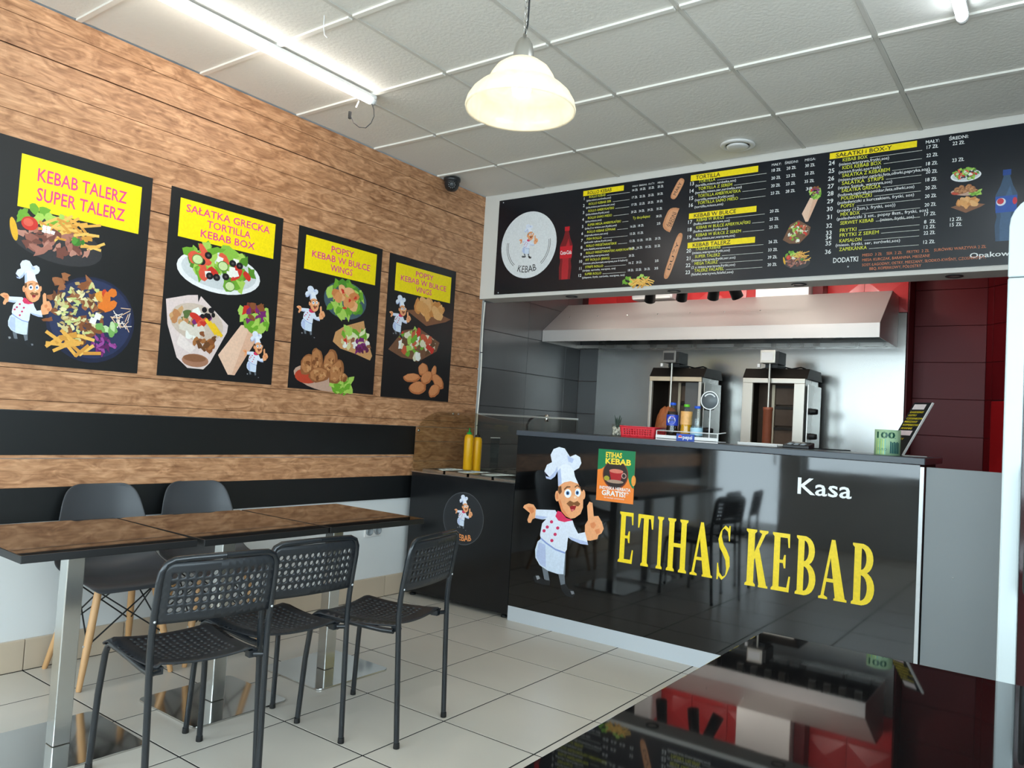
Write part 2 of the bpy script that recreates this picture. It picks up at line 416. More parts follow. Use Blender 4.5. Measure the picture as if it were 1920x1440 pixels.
def kebab_plate(p, cu, cw, a, b, seed=3):
    p.ell(cu, cw - b * 0.2, a, b * 0.75, srgb(52, 50, 52), -0.12, 26)
    scatter(p, cu - a * 0.35, cw + b * 0.5, a * 0.5, b * 0.35, [LET, LETL], 16, a * 0.16, seed, 0.4)
    fries(p, cu + a * 0.3, cw + b * 0.25, a * 0.55, b * 0.4, 34, seed, ln=a * 0.45, wd=a * 0.06)
    scatter(p, cu - a * 0.05, cw - b * 0.25, a * 0.75, b * 0.42, [srgb(150, 92, 78), srgb(172, 112, 96), srgb(120, 70, 58), srgb(190, 134, 116)], 46, a * 0.12, seed + 2, 0.4, 0.5)
    p.ell(cu - a * 0.6, cw + b * 0.25, a * 0.17, b * 0.24, TOM); p.ell(cu - a * 0.63, cw + b * 0.28, a * 0.1, b * 0.14, srgb(224, 96, 76))
    for i in range(5): p.ell(cu + a * (-0.3 + 0.09 * (i % 3)), cw + b * (0.1 + 0.13 * (i // 3)), a * 0.06, a * 0.055, FETA, 0.6, 4)
    scatter(p, cu + a * 0.45, cw - b * 0.05, a * 0.12, b * 0.12, [srgb(60, 124, 40), srgb(84, 150, 56)], 7, a * 0.08, seed + 4)
    p.ell(cu - a * 0.9, cw - b * 0.05, a * 0.07, b * 0.4, srgb(230, 176, 40), 0.25)
def big_plate(p, cu, cw, a, b, seed=9):
    p.ell(cu + a * 0.1, cw - b * 0.1, a, b, srgb(30, 36, 62), -0.1, 30); p.ell(cu + a * 0.1, cw - b * 0.08, a * 0.93, b * 0.92, srgb(44, 52, 86), -0.1, 30)
    scatter(p, cu - a * 0.25, cw + b * 0.15, a * 0.68, b * 0.85, [BROWN, srgb(112, 66, 40), srgb(160, 100, 62)], 50, a * 0.13, seed, 0.45, 0.5)
    scatter(p, cu - a * 0.2, cw + b * 0.1, a * 0.52, b * 0.72, [srgb(214, 198, 140), srgb(232, 220, 168), srgb(190, 162, 104), srgb(200, 206, 130)], 80, a * 0.07, seed + 1, 0.5, 0.5)
    scatter(p, cu + a * 0.42, cw + b * 0.4, a * 0.22, b * 0.24, [srgb(226, 120, 40), srgb(210, 70, 40), srgb(230, 160, 60)], 9, a * 0.13, seed + 2)
    R = random.Random(4)
    for i in range(26):
        x, y = cu + a * R.uniform(0.6, 0.95), cw + b * R.uniform(-0.2, 0.3); t = R.uniform(0, PI)
        p.line([(x - a * 0.12 * math.cos(t), y - a * 0.1 * math.sin(t)), (x + a * 0.12 * math.cos(t), y + a * 0.1 * math.sin(t))], a * 0.018, R.choice([srgb(240, 226, 214), srgb(236, 196, 160)]))
    scatter(p, cu + a * 0.45, cw - b * 0.25, a * 0.2, b * 0.16, [srgb(120, 170, 90), srgb(190, 214, 160)], 8, a * 0.1, seed + 3)
    scatter(p, cu + a * 0.4, cw - b * 0.62, a * 0.28, b * 0.2, [RCAB, srgb(156, 74, 150), srgb(98, 30, 92)], 22, a * 0.09, seed + 4, 0.5, 0.4)
    fries(p, cu - a * 0.25, cw - b * 0.7, a * 0.45, b * 0.2, 18, seed, ln=a * 0.4, wd=a * 0.075)
    for x, y in ((0.12, -0.12), (0.22, 0.0)): p.ell(cu + a * x, cw + b * y, a * 0.1, a * 0.1, FETA, 0.5, 4)
def kebab_box(p, cu, cw, a, b, seed=12):
    body = [(-1, 0.75), (-0.35, 0.95), (-0.05, 1), (-0.02, 0.8), (0.05, 0.98), (1, 0.3), (0.98, 0.1), (0.5, -0.8), (0.3, -1), (-0.2, -1), (-0.55, -0.75), (-0.9, 0.1)]
    p.poly([(cu + x * a, cw + y * b) for x, y in body], srgb(226, 206, 202))
    p.ell(cu + a * 0.03, cw - b * 0.78, a * 0.42, b * 0.18, srgb(168, 118, 92)); p.ell(cu, cw - b * 0.72, a * 0.36, b * 0.1, srgb(140, 92, 64))
    p.ell(cu, cw + b * 0.25, a * 0.85, b * 0.5, srgb(206, 186, 170), -0.15, 24)
    scatter(p, cu - a * 0.4, cw + b * 0.3, a * 0.4, b * 0.3, [srgb(206, 160, 110), srgb(90, 110, 60), srgb(190, 130, 84)], 16, a * 0.14, seed)
    scatter(p, cu, cw + b * 0.2, a * 0.5, b * 0.35, [FETA, srgb(220, 210, 196)], 8, a * 0.17, seed + 1)
    scatter(p, cu + a * 0.1, cw + b * 0.35, a * 0.35, b * 0.14, [TOM, RCAB, srgb(224, 96, 66)], 10, a * 0.12, seed + 2)
    scatter(p, cu + a * 0.3, cw - b * 0.25, a * 0.3, b * 0.25, [BROWN, srgb(168, 108, 60), srgb(110, 70, 40)], 26, a * 0.1, seed + 3)
    scatter(p, cu + a * 0.3, cw + b * 0.55, a * 0.25, b * 0.14, [srgb(24, 22, 26)], 7, a * 0.09, seed + 4, 0.05, 1)
    for k in range(3): p.line([(cu + a * (0.25 + 0.12 * k), cw + b * (0.38 - 0.05 * k)), (cu + a * (0.62 + 0.1 * k), cw + b * (0.0 - 0.02 * k))], a * 0.1, srgb(240, 196, 40))
    p.poly([(cu - 0.5 * a, cw - 0.1 * b), (cu + 0.0 * a, cw - 0.45 * b), (cu - 0.15 * a, cw - 0.6 * b), (cu - 0.6 * a, cw - 0.4 * b)], srgb(236, 220, 214))
def wrap(p, cu, cw, a, b, seed=15):
    p.poly([(cu + x * a, cw + y * b) for x, y in ((-0.25, 0.25), (0.65, 0.3), (0.35, -0.1), (-0.35, -1), (-0.6, -1), (-1, -0.55))], srgb(226, 178, 150))
    p.poly([(cu + x * a, cw + y * b) for x, y in ((-0.25, 0.25), (0.1, 0.28), (-0.45, -0.98), (-0.6, -1), (-1, -0.55))], srgb(236, 196, 170))
    scatter(p, cu + a * 0.25, cw + b * 0.5, a * 0.5, b * 0.3, [LET, LETL], 18, a * 0.2, seed, 0.5)
    scatter(p, cu + a * 0.2, cw + b * 0.6, a * 0.4, b * 0.28, [TOM, BROWN, srgb(122, 60, 44), RCAB, FETA], 20, a * 0.15, seed + 1, 0.4)
    scatter(p, cu + a * 0.45, cw + b * 0.3, a * 0.4, b * 0.12, [LETL, LET], 9, a * 0.16, seed + 2, 0.5)
def nuggets_lettuce(p, cu, cw, a, b, seed=20):
    p.ell(cu, cw - b * 0.08, a, b * 0.95, srgb(70, 92, 104), 0, 26)
    scatter(p, cu, cw, a * 0.85, b * 0.82, [LET, srgb(80, 140, 46), LETL], 46, a * 0.22, seed, 0.45)
    scatter(p, cu, cw, a * 0.5, b * 0.5, [srgb(222, 150, 92), srgb(208, 130, 74), srgb(236, 176, 124)], 18, a * 0.2, seed + 1, 0.12, 0.8)
    scatter(p, cu, cw, a * 0.5, b * 0.5, [TOM], 4, a * 0.08, seed + 2)
def pita(p, cu, cw, a, b, seed=25):
    p.poly([(cu + x * a, cw + y * b) for x, y in ((-1, -0.3), (-0.9, 0.2), (-0.5, 0.55), (0.45, 1), (0.6, 0.3), (1, -0.75), (0.9, -1), (0.1, -0.75), (-0.6, -0.6))], srgb(206, 152, 98))
    scatter(p, cu + a * 0.05, cw + b * 0.2, a * 0.6, b * 0.3, [LET, LETL, srgb(222, 226, 180)], 20, a * 0.17, seed, 0.5)
    scatter(p, cu + a * 0.1, cw - b * 0.2, a * 0.65, b * 0.3, [FETA, srgb(216, 206, 150), TOM, srgb(150, 96, 66), RCAB], 26, a * 0.15, seed + 1, 0.4)
    scatter(p, cu + a * 0.4, cw - b * 0.5, a * 0.4, b * 0.15, [RCAB, srgb(96, 36, 70)], 10, a * 0.12, seed + 2, 0.4)
def wings(p, cu, cw, a, b, seed=30):
    p.ell(cu - a * 0.1, cw - b * 0.45, a * 0.9, b * 0.5, srgb(196, 160, 140), -0.15, 22); p.ell(cu - a * 0.55, cw - b * 0.4, a * 0.4, b * 0.32, srgb(190, 70, 46))
    scatter(p, cu + a * 0.7, cw - b * 0.6, a * 0.3, b * 0.35, [LET, LETL], 18, a * 0.15, seed, 0.5)
    for x, y, rx, ry, t in ((-0.55, 0.1, 0.22, 0.5, -0.3), (-0.25, 0.3, 0.2, 0.55, 0.15), (0.2, 0.25, 0.24, 0.62, -0.15), (0.45, -0.1, 0.25, 0.6, -0.4), (-0.15, -0.3, 0.38, 0.34, 0.2), (0.7, -0.3, 0.16, 0.2, 0)):
        p.ell(cu + a * x, cw + b * y, a * rx, b * ry, srgb(150, 94, 56), t, 16, True, 0.1, seed); p.ell(cu + a * (x - 0.02), cw + b * (y + 0.03), a * rx * 0.8, b * ry * 0.8, srgb(184, 124, 78), t, 16, True, 0.12, seed + 1)
        scatter(p, cu + a * x, cw + b * y, a * rx * 0.6, b * ry * 0.6, [srgb(206, 150, 100), srgb(132, 80, 46), srgb(166, 108, 64)], 10, a * 0.06, seed + 2, 0.5)
        seed += 3
def popsy(p, cu, cw, a, b, seed=40):
    p.poly([(cu - a, cw - b * 0.1), (cu - a * 0.1, cw + b * 0.35), (cu + a, cw - b * 0.1), (cu + a * 0.75, cw - b * 0.4), (cu - a * 0.1, cw - b)], srgb(132, 86, 58))
    scatter(p, cu, cw + b * 0.25, a * 0.55, b * 0.5, [srgb(222, 158, 92), srgb(206, 136, 70), srgb(232, 176, 114)], 30, a * 0.2, seed, 0.15, 0.8)
def taco_salad(p, cu, cw, a, b, seed=45):
    p.poly([(cu + x * a, cw + y * b) for x, y in ((-1, -0.5), (-0.5, 0.7), (0.1, 1), (0.95, 0.35), (0.85, -0.2), (0.2, -0.9), (-0.5, -0.85))], srgb(120, 82, 58))
    scatter(p, cu, cw, a * 0.72, b * 0.7, [LET, LETL, FETA, TOM, srgb(100, 70, 44), srgb(226, 220, 190), srgb(200, 90, 60)], 54, a * 0.13, seed, 0.45)
def nugget_pile(p, cu, cw, a, b, seed=50):
    for x, y, rx, ry, t in ((-0.1, 0.62, 0.24, 0.38, 0.1), (0.42, 0.5, 0.12, 0.46, -0.25), (-0.6, 0.05, 0.4, 0.26, 0.1), (0.1, 0.15, 0.3, 0.36, 0.5), (0.66, 0.0, 0.34, 0.34, -0.6), (-0.3, -0.5, 0.4, 0.38, 0.1), (0.5, -0.58, 0.3, 0.36, 0.5)):
        p.ell(cu + a * x, cw + b * y, a * rx, b * ry, srgb(190, 112, 66), t, 18, True, 0.06, seed); p.ell(cu + a * (x - 0.02), cw + b * (y + 0.04), a * rx * 0.82, b * ry * 0.8, srgb(216, 142, 92), t, 18, True, 0.08, seed)
        seed += 1

# --- the chef picture, drawn from outline points (in a 1636x1440 enlargement of the counter)
def zc(x, y):
    q = on(740 + x * 0.30562, 740 + y * 0.30562, 'y', 3.974); return (q.x, q.z)
SKIN = srgb(240, 168, 118); SKIN2 = srgb(226, 138, 88); COAT = srgb(226, 232, 246); COAT2 = srgb(186, 198, 232)
CHEF = [
 ('p', [(900,1040),(940,1080),(952,1148),(918,1132)], srgb(110,116,124)), ('p', [(1003,1095),(1042,1095),(1046,1168),(1020,1172)], srgb(110,116,124)),
 ('p', [(848,1118),(868,1104),(888,1110),(915,1136),(955,1140),(952,1170),(910,1166),(862,1150)], srgb(30,31,34)), ('p', [(866,1112),(884,1110),(892,1128),(874,1136)], srgb(150,152,156)),
 ('p', [(1018,1168),(1050,1160),(1066,1190),(1098,1200),(1108,1224),(1092,1246),(1052,1234),(1026,1202)], srgb(30,31,34)), ('p', [(1078,1204),(1098,1206),(1102,1222),(1086,1226)], srgb(130,132,138)),
 ('p', [(1034,965),(1050,965),(1045,1108),(1034,1104)], srgb(120,130,140)),
 ('p', [(865,755),(870,702),(852,674),(822,667),(795,678),(788,692),(812,712),(830,726),(814,768),(820,786),(836,786),(846,764)], SKIN), ('p', [(812,690),(850,690),(856,720),(838,730)], SKIN2),
 ('p', [(866,704),(985,708),(1006,738),(958,760),(905,766),(862,756)], COAT), ('p', [(866,740),(940,750),(905,766),(862,757)], COAT2),
 ('p', [(892,860),(905,790),(950,742),(988,718),(1005,765),(1045,780),(1092,772),(1102,805),(1068,850),(1060,905),(1056,950),(1042,974),(985,952),(930,912),(898,884)], COAT),
 ('p', [(898,884),(930,912),(985,952),(1046,974),(1036,1102),(1000,1100),(940,1080),(890,1046),(864,1000),(862,950),(878,900)], srgb(214,226,244)),
 ('p', [(884,905),(925,920),(928,1060),(895,1044),(868,990)], COAT2), ('p', [(898,876),(930,904),(985,944),(1046,966),(1044,976),(985,954),(928,914),(894,884)], srgb(140,160,214)),
 ('p', [(1166,892),(1168,800),(1186,770),(1181,682),(1195,656),(1214,664),(1222,746),(1250,744),(1272,782),(1283,822),(1270,850),(1250,862),(1244,886),(1200,896)], SKIN),
 ('p', [(1200,790),(1225,780),(1236,800),(1222,822),(1204,814)], SKIN2), ('p', [(1226,830),(1256,820),(1262,846),(1240,858)], SKIN2),
 ('p', [(1062,836),(1098,798),(1126,852),(1168,844),(1180,890),(1187,922),(1142,916),(1086,892),(1060,872)], COAT), ('p', [(1064,868),(1110,884),(1182,904),(1187,922),(1142,916),(1086,892)], COAT2),
 ('p', [(1000,712),(1022,720),(1052,756),(1092,770),(1042,782),(1004,772),(986,746)], srgb(222,52,96)),
 ('e', (997,622), (13,33), SKIN), ('e', (1159,613), (11,30), SKIN), ('e', (998,624), (7,20), SKIN2),
 ('p', [(1006,562),(1040,536),(1080,528),(1126,545),(1142,580),(1152,602),(1157,640),(1156,692),(1140,732),(1106,756),(1080,761),(1050,746),(1024,716),(1004,652),(1002,600)], SKIN),
 ('p', [(1004,652),(1016,640),(1034,700),(1060,738),(1080,761),(1050,746),(1024,716)], SKIN2), ('p', [(1006,566),(1022,560),(1026,596),(1014,612),(1004,600)], srgb(112,70,40)),
 ('e', (1063,606), (22,27), srgb(250,250,250)), ('e', (1124,601), (18,26), srgb(250,250,250)), ('e', (1062,604), (11,13), srgb(80,130,190)), ('e', (1121,602), (10,13), srgb(80,130,190)), ('e', (1062,604), (6,7), BLK), ('e', (1121,602), (5,7), BLK),
 ('p', [(1038,580),(1056,562),(1078,562),(1080,569),(1060,571),(1042,586)], srgb(116,74,44)), ('p', [(1104,566),(1120,552),(1142,566),(1140,574),(1120,561),(1108,572)], srgb(116,74,44)),
 ('p', [(1070,680),(1116,682),(1106,706),(1086,718)], srgb(150,30,36)), ('p', [(1082,704),(1102,702),(1096,712),(1088,714)], srgb(232,120,120)),
 ('p', [(1054,668),(1076,650),(1100,662),(1122,652),(1140,670),(1126,686),(1100,676),(1074,688)], srgb(132,84,48)),
 ('e', (1102,637), (25,22), srgb(246,180,132)), ('e', (1108,630), (9,8), srgb(255,214,180)),
 ('p', [(1004,562),(1000,470),(984,502),(958,521),(930,514),(919,470),(935,430),(966,414),(957,370),(975,334),(1010,321),(1044,330),(1064,362),(1076,381),(1110,367),(1138,384),(1146,420),(1131,450),(1100,468),(1107,505),(1127,547),(1080,530),(1040,538)], COAT),
 ('p', [(919,470),(926,500),(950,506),(985,470),(998,440),(1000,470),(984,502),(958,521),(930,514)], COAT2), ('p', [(1060,372),(1078,384),(1100,395),(1090,420),(1066,410)], COAT2),
 ('p', [(1000,470),(1010,442),(1040,426),(1070,430),(1094,458),(1108,505),(1127,547),(1080,530),(1040,538),(1005,562)], srgb(236,240,250)), ('p', [(1000,470),(1018,450),(1026,545),(1005,562)], COAT2),
] + [('e', c, (10, 10), srgb(206, 48, 96)) for c in ((963,780),(1001,818),(985,857),(965,895),(937,812),(917,835))]
_z = [zc(x, y) for k in CHEF if k[0] == 'p' for x, y in k[1]]
CX0, CX1 = min(q[0] for q in _z), max(q[0] for q in _z); CZ0, CZ1 = min(q[1] for q in _z), max(q[1] for q in _z)
def chef(p, cu, cw, h, sx=1.0):
    """chef figure of height h, feet at cw, centred at cu"""
    k = h / (CZ1 - CZ0)
    def t(x, y):
        a = zc(x, y); return (cu + (a[0] - (CX0 + CX1) / 2) * k * sx, cw + (a[1] - CZ0) * k)
    for s in CHEF:
        if s[0] == 'p': p.poly([t(x, y) for x, y in s[1]], s[2])
        else:
            (x, y), (a, b), c = s[1:]
            p.poly([t(x + a * math.cos(2 * PI * i / 14), y + b * math.sin(2 * PI * i / 14)) for i in range(14)][::-1], c)

# --- heavy condensed serif capitals: strokes in a unit-high box
def serif(p, ch, u, w, wd, h, col):
    X = lambda x: u + x * wd
    Z = lambda z: w + z * h
    def R(x0, x1, z0, z1): p.rect(X(x0), X(x1), Z(z0), Z(z1), col)
    def P(*pts): p.poly([(X(x), Z(z)) for x, z in pts], col)
    def bowl(x0, x1, z0, z1, tx, tz, n=12):
        cz, rz = (z0 + z1) / 2, (z1 - z0) / 2; rx = x1 - x0
        for k in range(n):
            a, b = -PI / 2 + PI * k / n, -PI / 2 + PI * (k + 1) / n
            e = lambda t, f, g: (x0 + (rx - f) * math.cos(t) ** 0.8 if math.cos(t) > 1e-6 else x0, cz + (rz - g) * math.sin(t))
            P(e(a, tx, tz), e(a, 0, 0), e(b, 0, 0), e(b, tx, tz))
    def stem(x, t=0.31, s=0.09):
        R(x, x + t, 0, 1); P((x - s, 0), (x + t + s, 0), (x + t + s, 0.035), (x + t, 0.07), (x, 0.07), (x - s, 0.035)); P((x - s, 1), (x - s, 0.965), (x, 0.93), (x + t, 0.93), (x + t + s, 0.965), (x + t + s, 1))
    if ch == 'E':
        stem(0.12); R(0.3, 0.92, 0.925, 1); R(0.3, 0.95, 0, 0.075); P((0.92, 1), (0.80, 0.94), (0.86, 0.76), (0.93, 0.76)); P((0.95, 0), (1.0, 0.27), (0.92, 0.27), (0.82, 0.06))
        R(0.3, 0.72, 0.485, 0.54); P((0.66, 0.40), (0.74, 0.40), (0.74, 0.63), (0.66, 0.63), (0.6, 0.54), (0.6, 0.485))
    elif ch == 'T':
        stem(0.37); R(0.04, 0.96, 0.925, 1); P((0.0, 1), (0.02, 0.73), (0.1, 0.73), (0.2, 0.95)); P((1.0, 1), (0.8, 0.95), (0.9, 0.73), (0.98, 0.73))
    elif ch == 'I': stem(0.25, 0.5, 0.2)
    elif ch == 'H': stem(0.08, 0.25, 0.07); stem(0.67, 0.25, 0.07); R(0.3, 0.7, 0.465, 0.54)
    elif ch == 'A':
        P((0.41, 1), (0.55, 1), (1.0, 0), (0.62, 0), (0.38, 0.74)); P((0.41, 1), (0.47, 0.92), (0.16, 0), (0.04, 0)); R(0.2, 0.66, 0.29, 0.35)
        P((-0.03, 0), (0.32, 0), (0.32, 0.035), (0.14, 0.07), (-0.03, 0.035)); P((0.56, 0), (1.05, 0), (1.05, 0.035), (0.9, 0.07), (0.56, 0.035))
    elif ch == 'B':
        stem(0.12); bowl(0.36, 0.95, 0.50, 1.0, 0.30, 0.07); bowl(0.36, 1.03, 0.0, 0.56, 0.32, 0.07)
    elif ch == 'K':
        stem(0.1); P((0.36, 0.42), (0.36, 0.55), (0.76, 0.96), (0.93, 0.96)); P((0.42, 0.58), (0.60, 0.72), (1.04, 0.0), (0.68, 0.0))
        P((0.62, 1), (0.62, 0.965), (0.74, 0.935), (0.92, 0.935), (1.02, 0.965), (1.02, 1)); P((0.64, 0), (1.08, 0), (1.08, 0.035), (0.94, 0.06), (0.72, 0.06), (0.64, 0.035))
    elif ch == 'S':
        c = [(0.82, 0.80), (0.74, 0.92), (0.52, 0.97), (0.30, 0.90), (0.22, 0.76), (0.34, 0.62), (0.56, 0.52), (0.76, 0.40), (0.82, 0.24), (0.70, 0.09), (0.46, 0.03), (0.24, 0.10), (0.14, 0.26)]
        t = [0.05, 0.06, 0.06, 0.12, 0.22, 0.26, 0.27, 0.26, 0.22, 0.12, 0.06, 0.06, 0.05]
        for i in range(len(c) - 1):
            a, b = c[i], c[i + 1]
            P((a[0] - t[i] / 2, a[1] - 0.03), (a[0] + t[i] / 2, a[1] + 0.03), (b[0] + t[i + 1] / 2, b[1] + 0.03), (b[0] - t[i + 1] / 2, b[1] - 0.03))
        P((0.80, 1), (0.76, 0.9), (0.80, 0.72), (0.87, 0.72), (0.88, 1)); P((0.1, 0), (0.1, 0.3), (0.17, 0.3), (0.24, 0.1), (0.18, 0))
    p.k += 1

# ================================================================== THE SETTING
# floor: grout slab with every tile laid on it
TS, U0, V0 = 0.4467, 0.8195, 3.8267
fl = struct(MB().box(-0.2, XR + 0.2, YR - 0.2, 7.3, -0.15, -0.0012).build('floor', m_grout), 'beige square floor tiles with dark joints')
def tile_obj(name, x0, x1, y0, y1, z0, z1, m, parent, cache, bev=0.0015):
    key = (round(x1 - x0, 4), round(y1 - y0, 4), round(z1 - z0, 4), m.name)
    if key not in cache:
        a, b, c = (x1 - x0) / 2, (y1 - y0) / 2, (z1 - z0) / 2
        o = MB().box(-a, a, -b, b, -c, c).build(name, m, None, bevel=bev); cache[key] = o
    else:
        o = cache[key].copy(); COL.objects.link(o)
    o.name = name; o.location = ((x0 + x1) / 2, (y0 + y1) / 2, (z0 + z1) / 2); o.parent = parent
    return o
def cuts(a, b, o, s):
    l = [a]; k = math.ceil((a - o) / s + 1e-6)
    while o + k * s < b - 1e-6:
        if o + k * s - l[-1] > 0.012: l.append(o + k * s)
        k += 1
    return l + [b]
cf = {}
xs, ys = cuts(0.008, XR, U0, TS), cuts(YR, 4.7, V0, TS)
for i in range(len(xs) - 1):
    for j in range(len(ys) - 1):
        tile_obj('floor_tile', xs[i] + 0.0038, xs[i + 1] - 0.0038, ys[j] + 0.0038, ys[j + 1] - 0.0038, -0.010, 0, m_floor, fl, cf, 0.0006)
# ceiling: tiles dropped into a white bar grid
ce = struct(MB().box(-0.2, XR + 0.2, YR - 0.2, 7.3, H + 0.02, H + 0.14).build('ceiling', m_white), 'white suspended ceiling of square textured tiles')
CX, CY, CS = 0.5455, 2.2125, 0.625
cc = {}
xs, ys = cuts(0.0, XR, CX, CS), cuts(YR, 4.66, CY, CS)
for i in range(len(xs) - 1):
    for j in range(len(ys) - 1):
        tile_obj('ceiling_tile', xs[i] + 0.011, xs[i + 1] - 0.011, ys[j] + 0.011, ys[j + 1] - 0.011, H + 0.003, H + 0.016, m_ceil, ce, cc, 0.001)
for x in xs[1:-1]: MB().box(x - 0.010, x + 0.010, YR, 4.66, H + 0.0005, H + 0.019).build('ceiling_bar', m_tbar_shaded, ce)
for j, y in enumerate(ys[1:-1]):
    for i in range(len(xs) - 1): MB().box(xs[i] + 0.0125, xs[i + 1] - 0.0125, y - 0.012, y + 0.012, H - 0.007, H + 0.019).build('ceiling_bar', m_tbar_lit, ce)

# left wall: white plaster, wood print planks and two black stripes on it
wl = struct(MB().box(-0.2, -0.012, YR - 0.2, 7.3, 0, H).build('wall_left', m_white), 'left wall with wood planks over white plaster')
YP = 4.70                      # where the planks end
zs = [1.157, 1.202, 1.342, 1.482, 1.622, 1.762, 1.902, 2.042, 2.182, 2.322, 2.462, 2.602, 2.742, 2.882, H]
for k in range(len(zs) - 1):
    g = 0.0028 if round(zs[k], 3) in (2.182, 2.742, 1.622) else 0.0011
    g2 = 0.0028 if round(zs[k + 1], 3) in (2.182, 2.742, 1.622) else 0.0011
    o = MB().box(-0.010, 0, YR, YP, zs[k] + g, zs[k + 1] - g2).build('plank', m_wood, wl, bevel=0.001)
for z0, z1 in ((0.812, 0.941), (0.944, 0.958)): MB().box(-0.010, 0, YR, 4.035, z0, z1).build('plank', m_wood, wl, bevel=0.001)
for z0, z1 in ((0.84, 0.91), (0.912, 1.05), (1.052, 1.155)): MB().box(-0.010, 0, 4.038, YP, z0, z1).build('plank', m_wood, wl, bevel=0.001)
MB().box(-0.0115, -0.009, YR, YP, 1.157, H).build('plank_backing', m_gap, wl)
MB().box(-0.010, 0.001, YR, 4.037, 0.959, 1.156).build('black_stripe', m_strip, wl)
MB().box(-0.010, 0.001, YR, 4.037, 0.657, 0.811).build('black_stripe', m_strip, wl)
bb = sempty('baseboard_left', 'beige tiled skirting along the left wall')
ys = cuts(YR, 4.05, V0, TS); cb_ = {}
for j in range(len(ys) - 1):
    tile_obj('skirting_tile', -0.0115, 0.007, ys[j] + 0.002, ys[j + 1] - 0.002, 0.001, 0.136, m_base, bb, cb_)
# kitchen part of the left wall: large grey tiles
ck = {}
ysk, zsk = [4.74, 5.35, 5.95, 6.2], [0.44, 0.74, 1.04, 1.34, 1.64, 1.94, 2.24, 2.54, 2.84, H]
for i in range(3):
    for j in range(len(zsk) - 1):
        tile_obj('grey_tile', -0.0115, 0, ysk[i] + 0.0015, ysk[i + 1] - 0.0015, zsk[j] + 0.0015, zsk[j + 1] - 0.0015, m_kgrey, wl, ck)
MB().box(-0.0119, -0.006, 4.74, 6.2, 0.44, H).build('tile_joint', m_black, wl)

# wall behind the viewer with shop windows and a glazed door
b = MB(); y0, y1 = YR - 0.2, YR
b.box(-0.2, DOOR[0], y0, y1, 0, H); b.box(DOOR[1], WIN[0][0], y0, y1, 0, H); b.box(WIN[0][1], WIN[1][0], y0, y1, 0, H); b.box(WIN[1][1], XR + 0.2, y0, y1, 0, H)
b.box(DOOR[0], DOOR[1], y0, y1, DOOR[3], H)
for w in WIN: b.box(w[0], w[1], y0, y1, 0, w[2]); b.box(w[0], w[1], y0, y1, w[3], H)
struct(b.build('wall_front', m_white))
def glazed(name, x0, x1, z0, z1, mull):
    o = MB()
    for a in (x0, x1 - 0.06): o.box(a, a + 0.06, YR - 0.14, YR - 0.06, z0, z1)
    o.box(x0 + 0.06, x1 - 0.06, YR - 0.14, YR - 0.06, z0, z0 + 0.07); o.box(x0 + 0.06, x1 - 0.06, YR - 0.14, YR - 0.06, z1 - 0.07, z1)
    for zz in mull: o.box(x0 + 0.06, x1 - 0.06, YR - 0.14, YR - 0.06, zz, zz + 0.06)
    f = struct(o.build(name, m_frame)); MB().box(x0 + 0.06, x1 - 0.06, YR - 0.103, YR - 0.097, z0 + 0.07, z1 - 0.07).build('pane', m_glass, f); return f
glazed('window_1', *WIN[0], [2.1]); glazed('window_2', *WIN[1], [2.1])
d1 = glazed('door_1', *DOOR, [2.1])
MB().tube([(0.9, YR - 0.02, 0.9), (0.9, YR - 0.0, 0.93), (0.9, YR - 0.0, 1.27), (0.9, YR - 0.02, 1.3)], 0.012).build('door_handle', m_chrome, d1)
y0, y1, z0, z1 = RWIN
struct(MB().box(XR, XR + 0.2, YR - 0.2, y0, 0, H).box(XR, XR + 0.2, y1, 7.3, 0, H).box(XR, XR + 0.2, y0, y1, 0, z0).box(XR, XR + 0.2, y0, y1, z1, H).build('wall_right', m_white))
b = MB()
for a in (y0, (y0 + y1) / 2 - 0.03, y1 - 0.06): b.box(XR + 0.06, XR + 0.14, a, a + 0.06, z0, z1)
for a, c in ((y0 + 0.06, (y0 + y1) / 2 - 0.03), ((y0 + y1) / 2 + 0.03, y1 - 0.06)): b.box(XR + 0.06, XR + 0.14, a, c, z0, z0 + 0.07); b.box(XR + 0.06, XR + 0.14, a, c, z1 - 0.07, z1)
f = struct(b.build('window_3', m_frame))
for a, c in ((y0 + 0.06, (y0 + y1) / 2 - 0.03), ((y0 + y1) / 2 + 0.03, y1 - 0.06)): MB().box(XR + 0.097, XR + 0.103, a, c, z0 + 0.07, z1 - 0.07).build('pane', m_glass, f)
struct(MB().box(-3, 9, -4.2, YR - 0.2, -0.3, -0.12).box(XR + 0.2, 7.6, YR - 0.199, 5, -0.3, -0.12).build('pavement', m_pave))

# header over the counter, carrying the menu board
YH = 4.66; ZH = 2.163
struct(MB().box(0, XR, YH, YH + 0.19, ZH, H + 0.019).build('wall_header', m_header, None, bevel=0.003), 'white boxed beam above the counter')

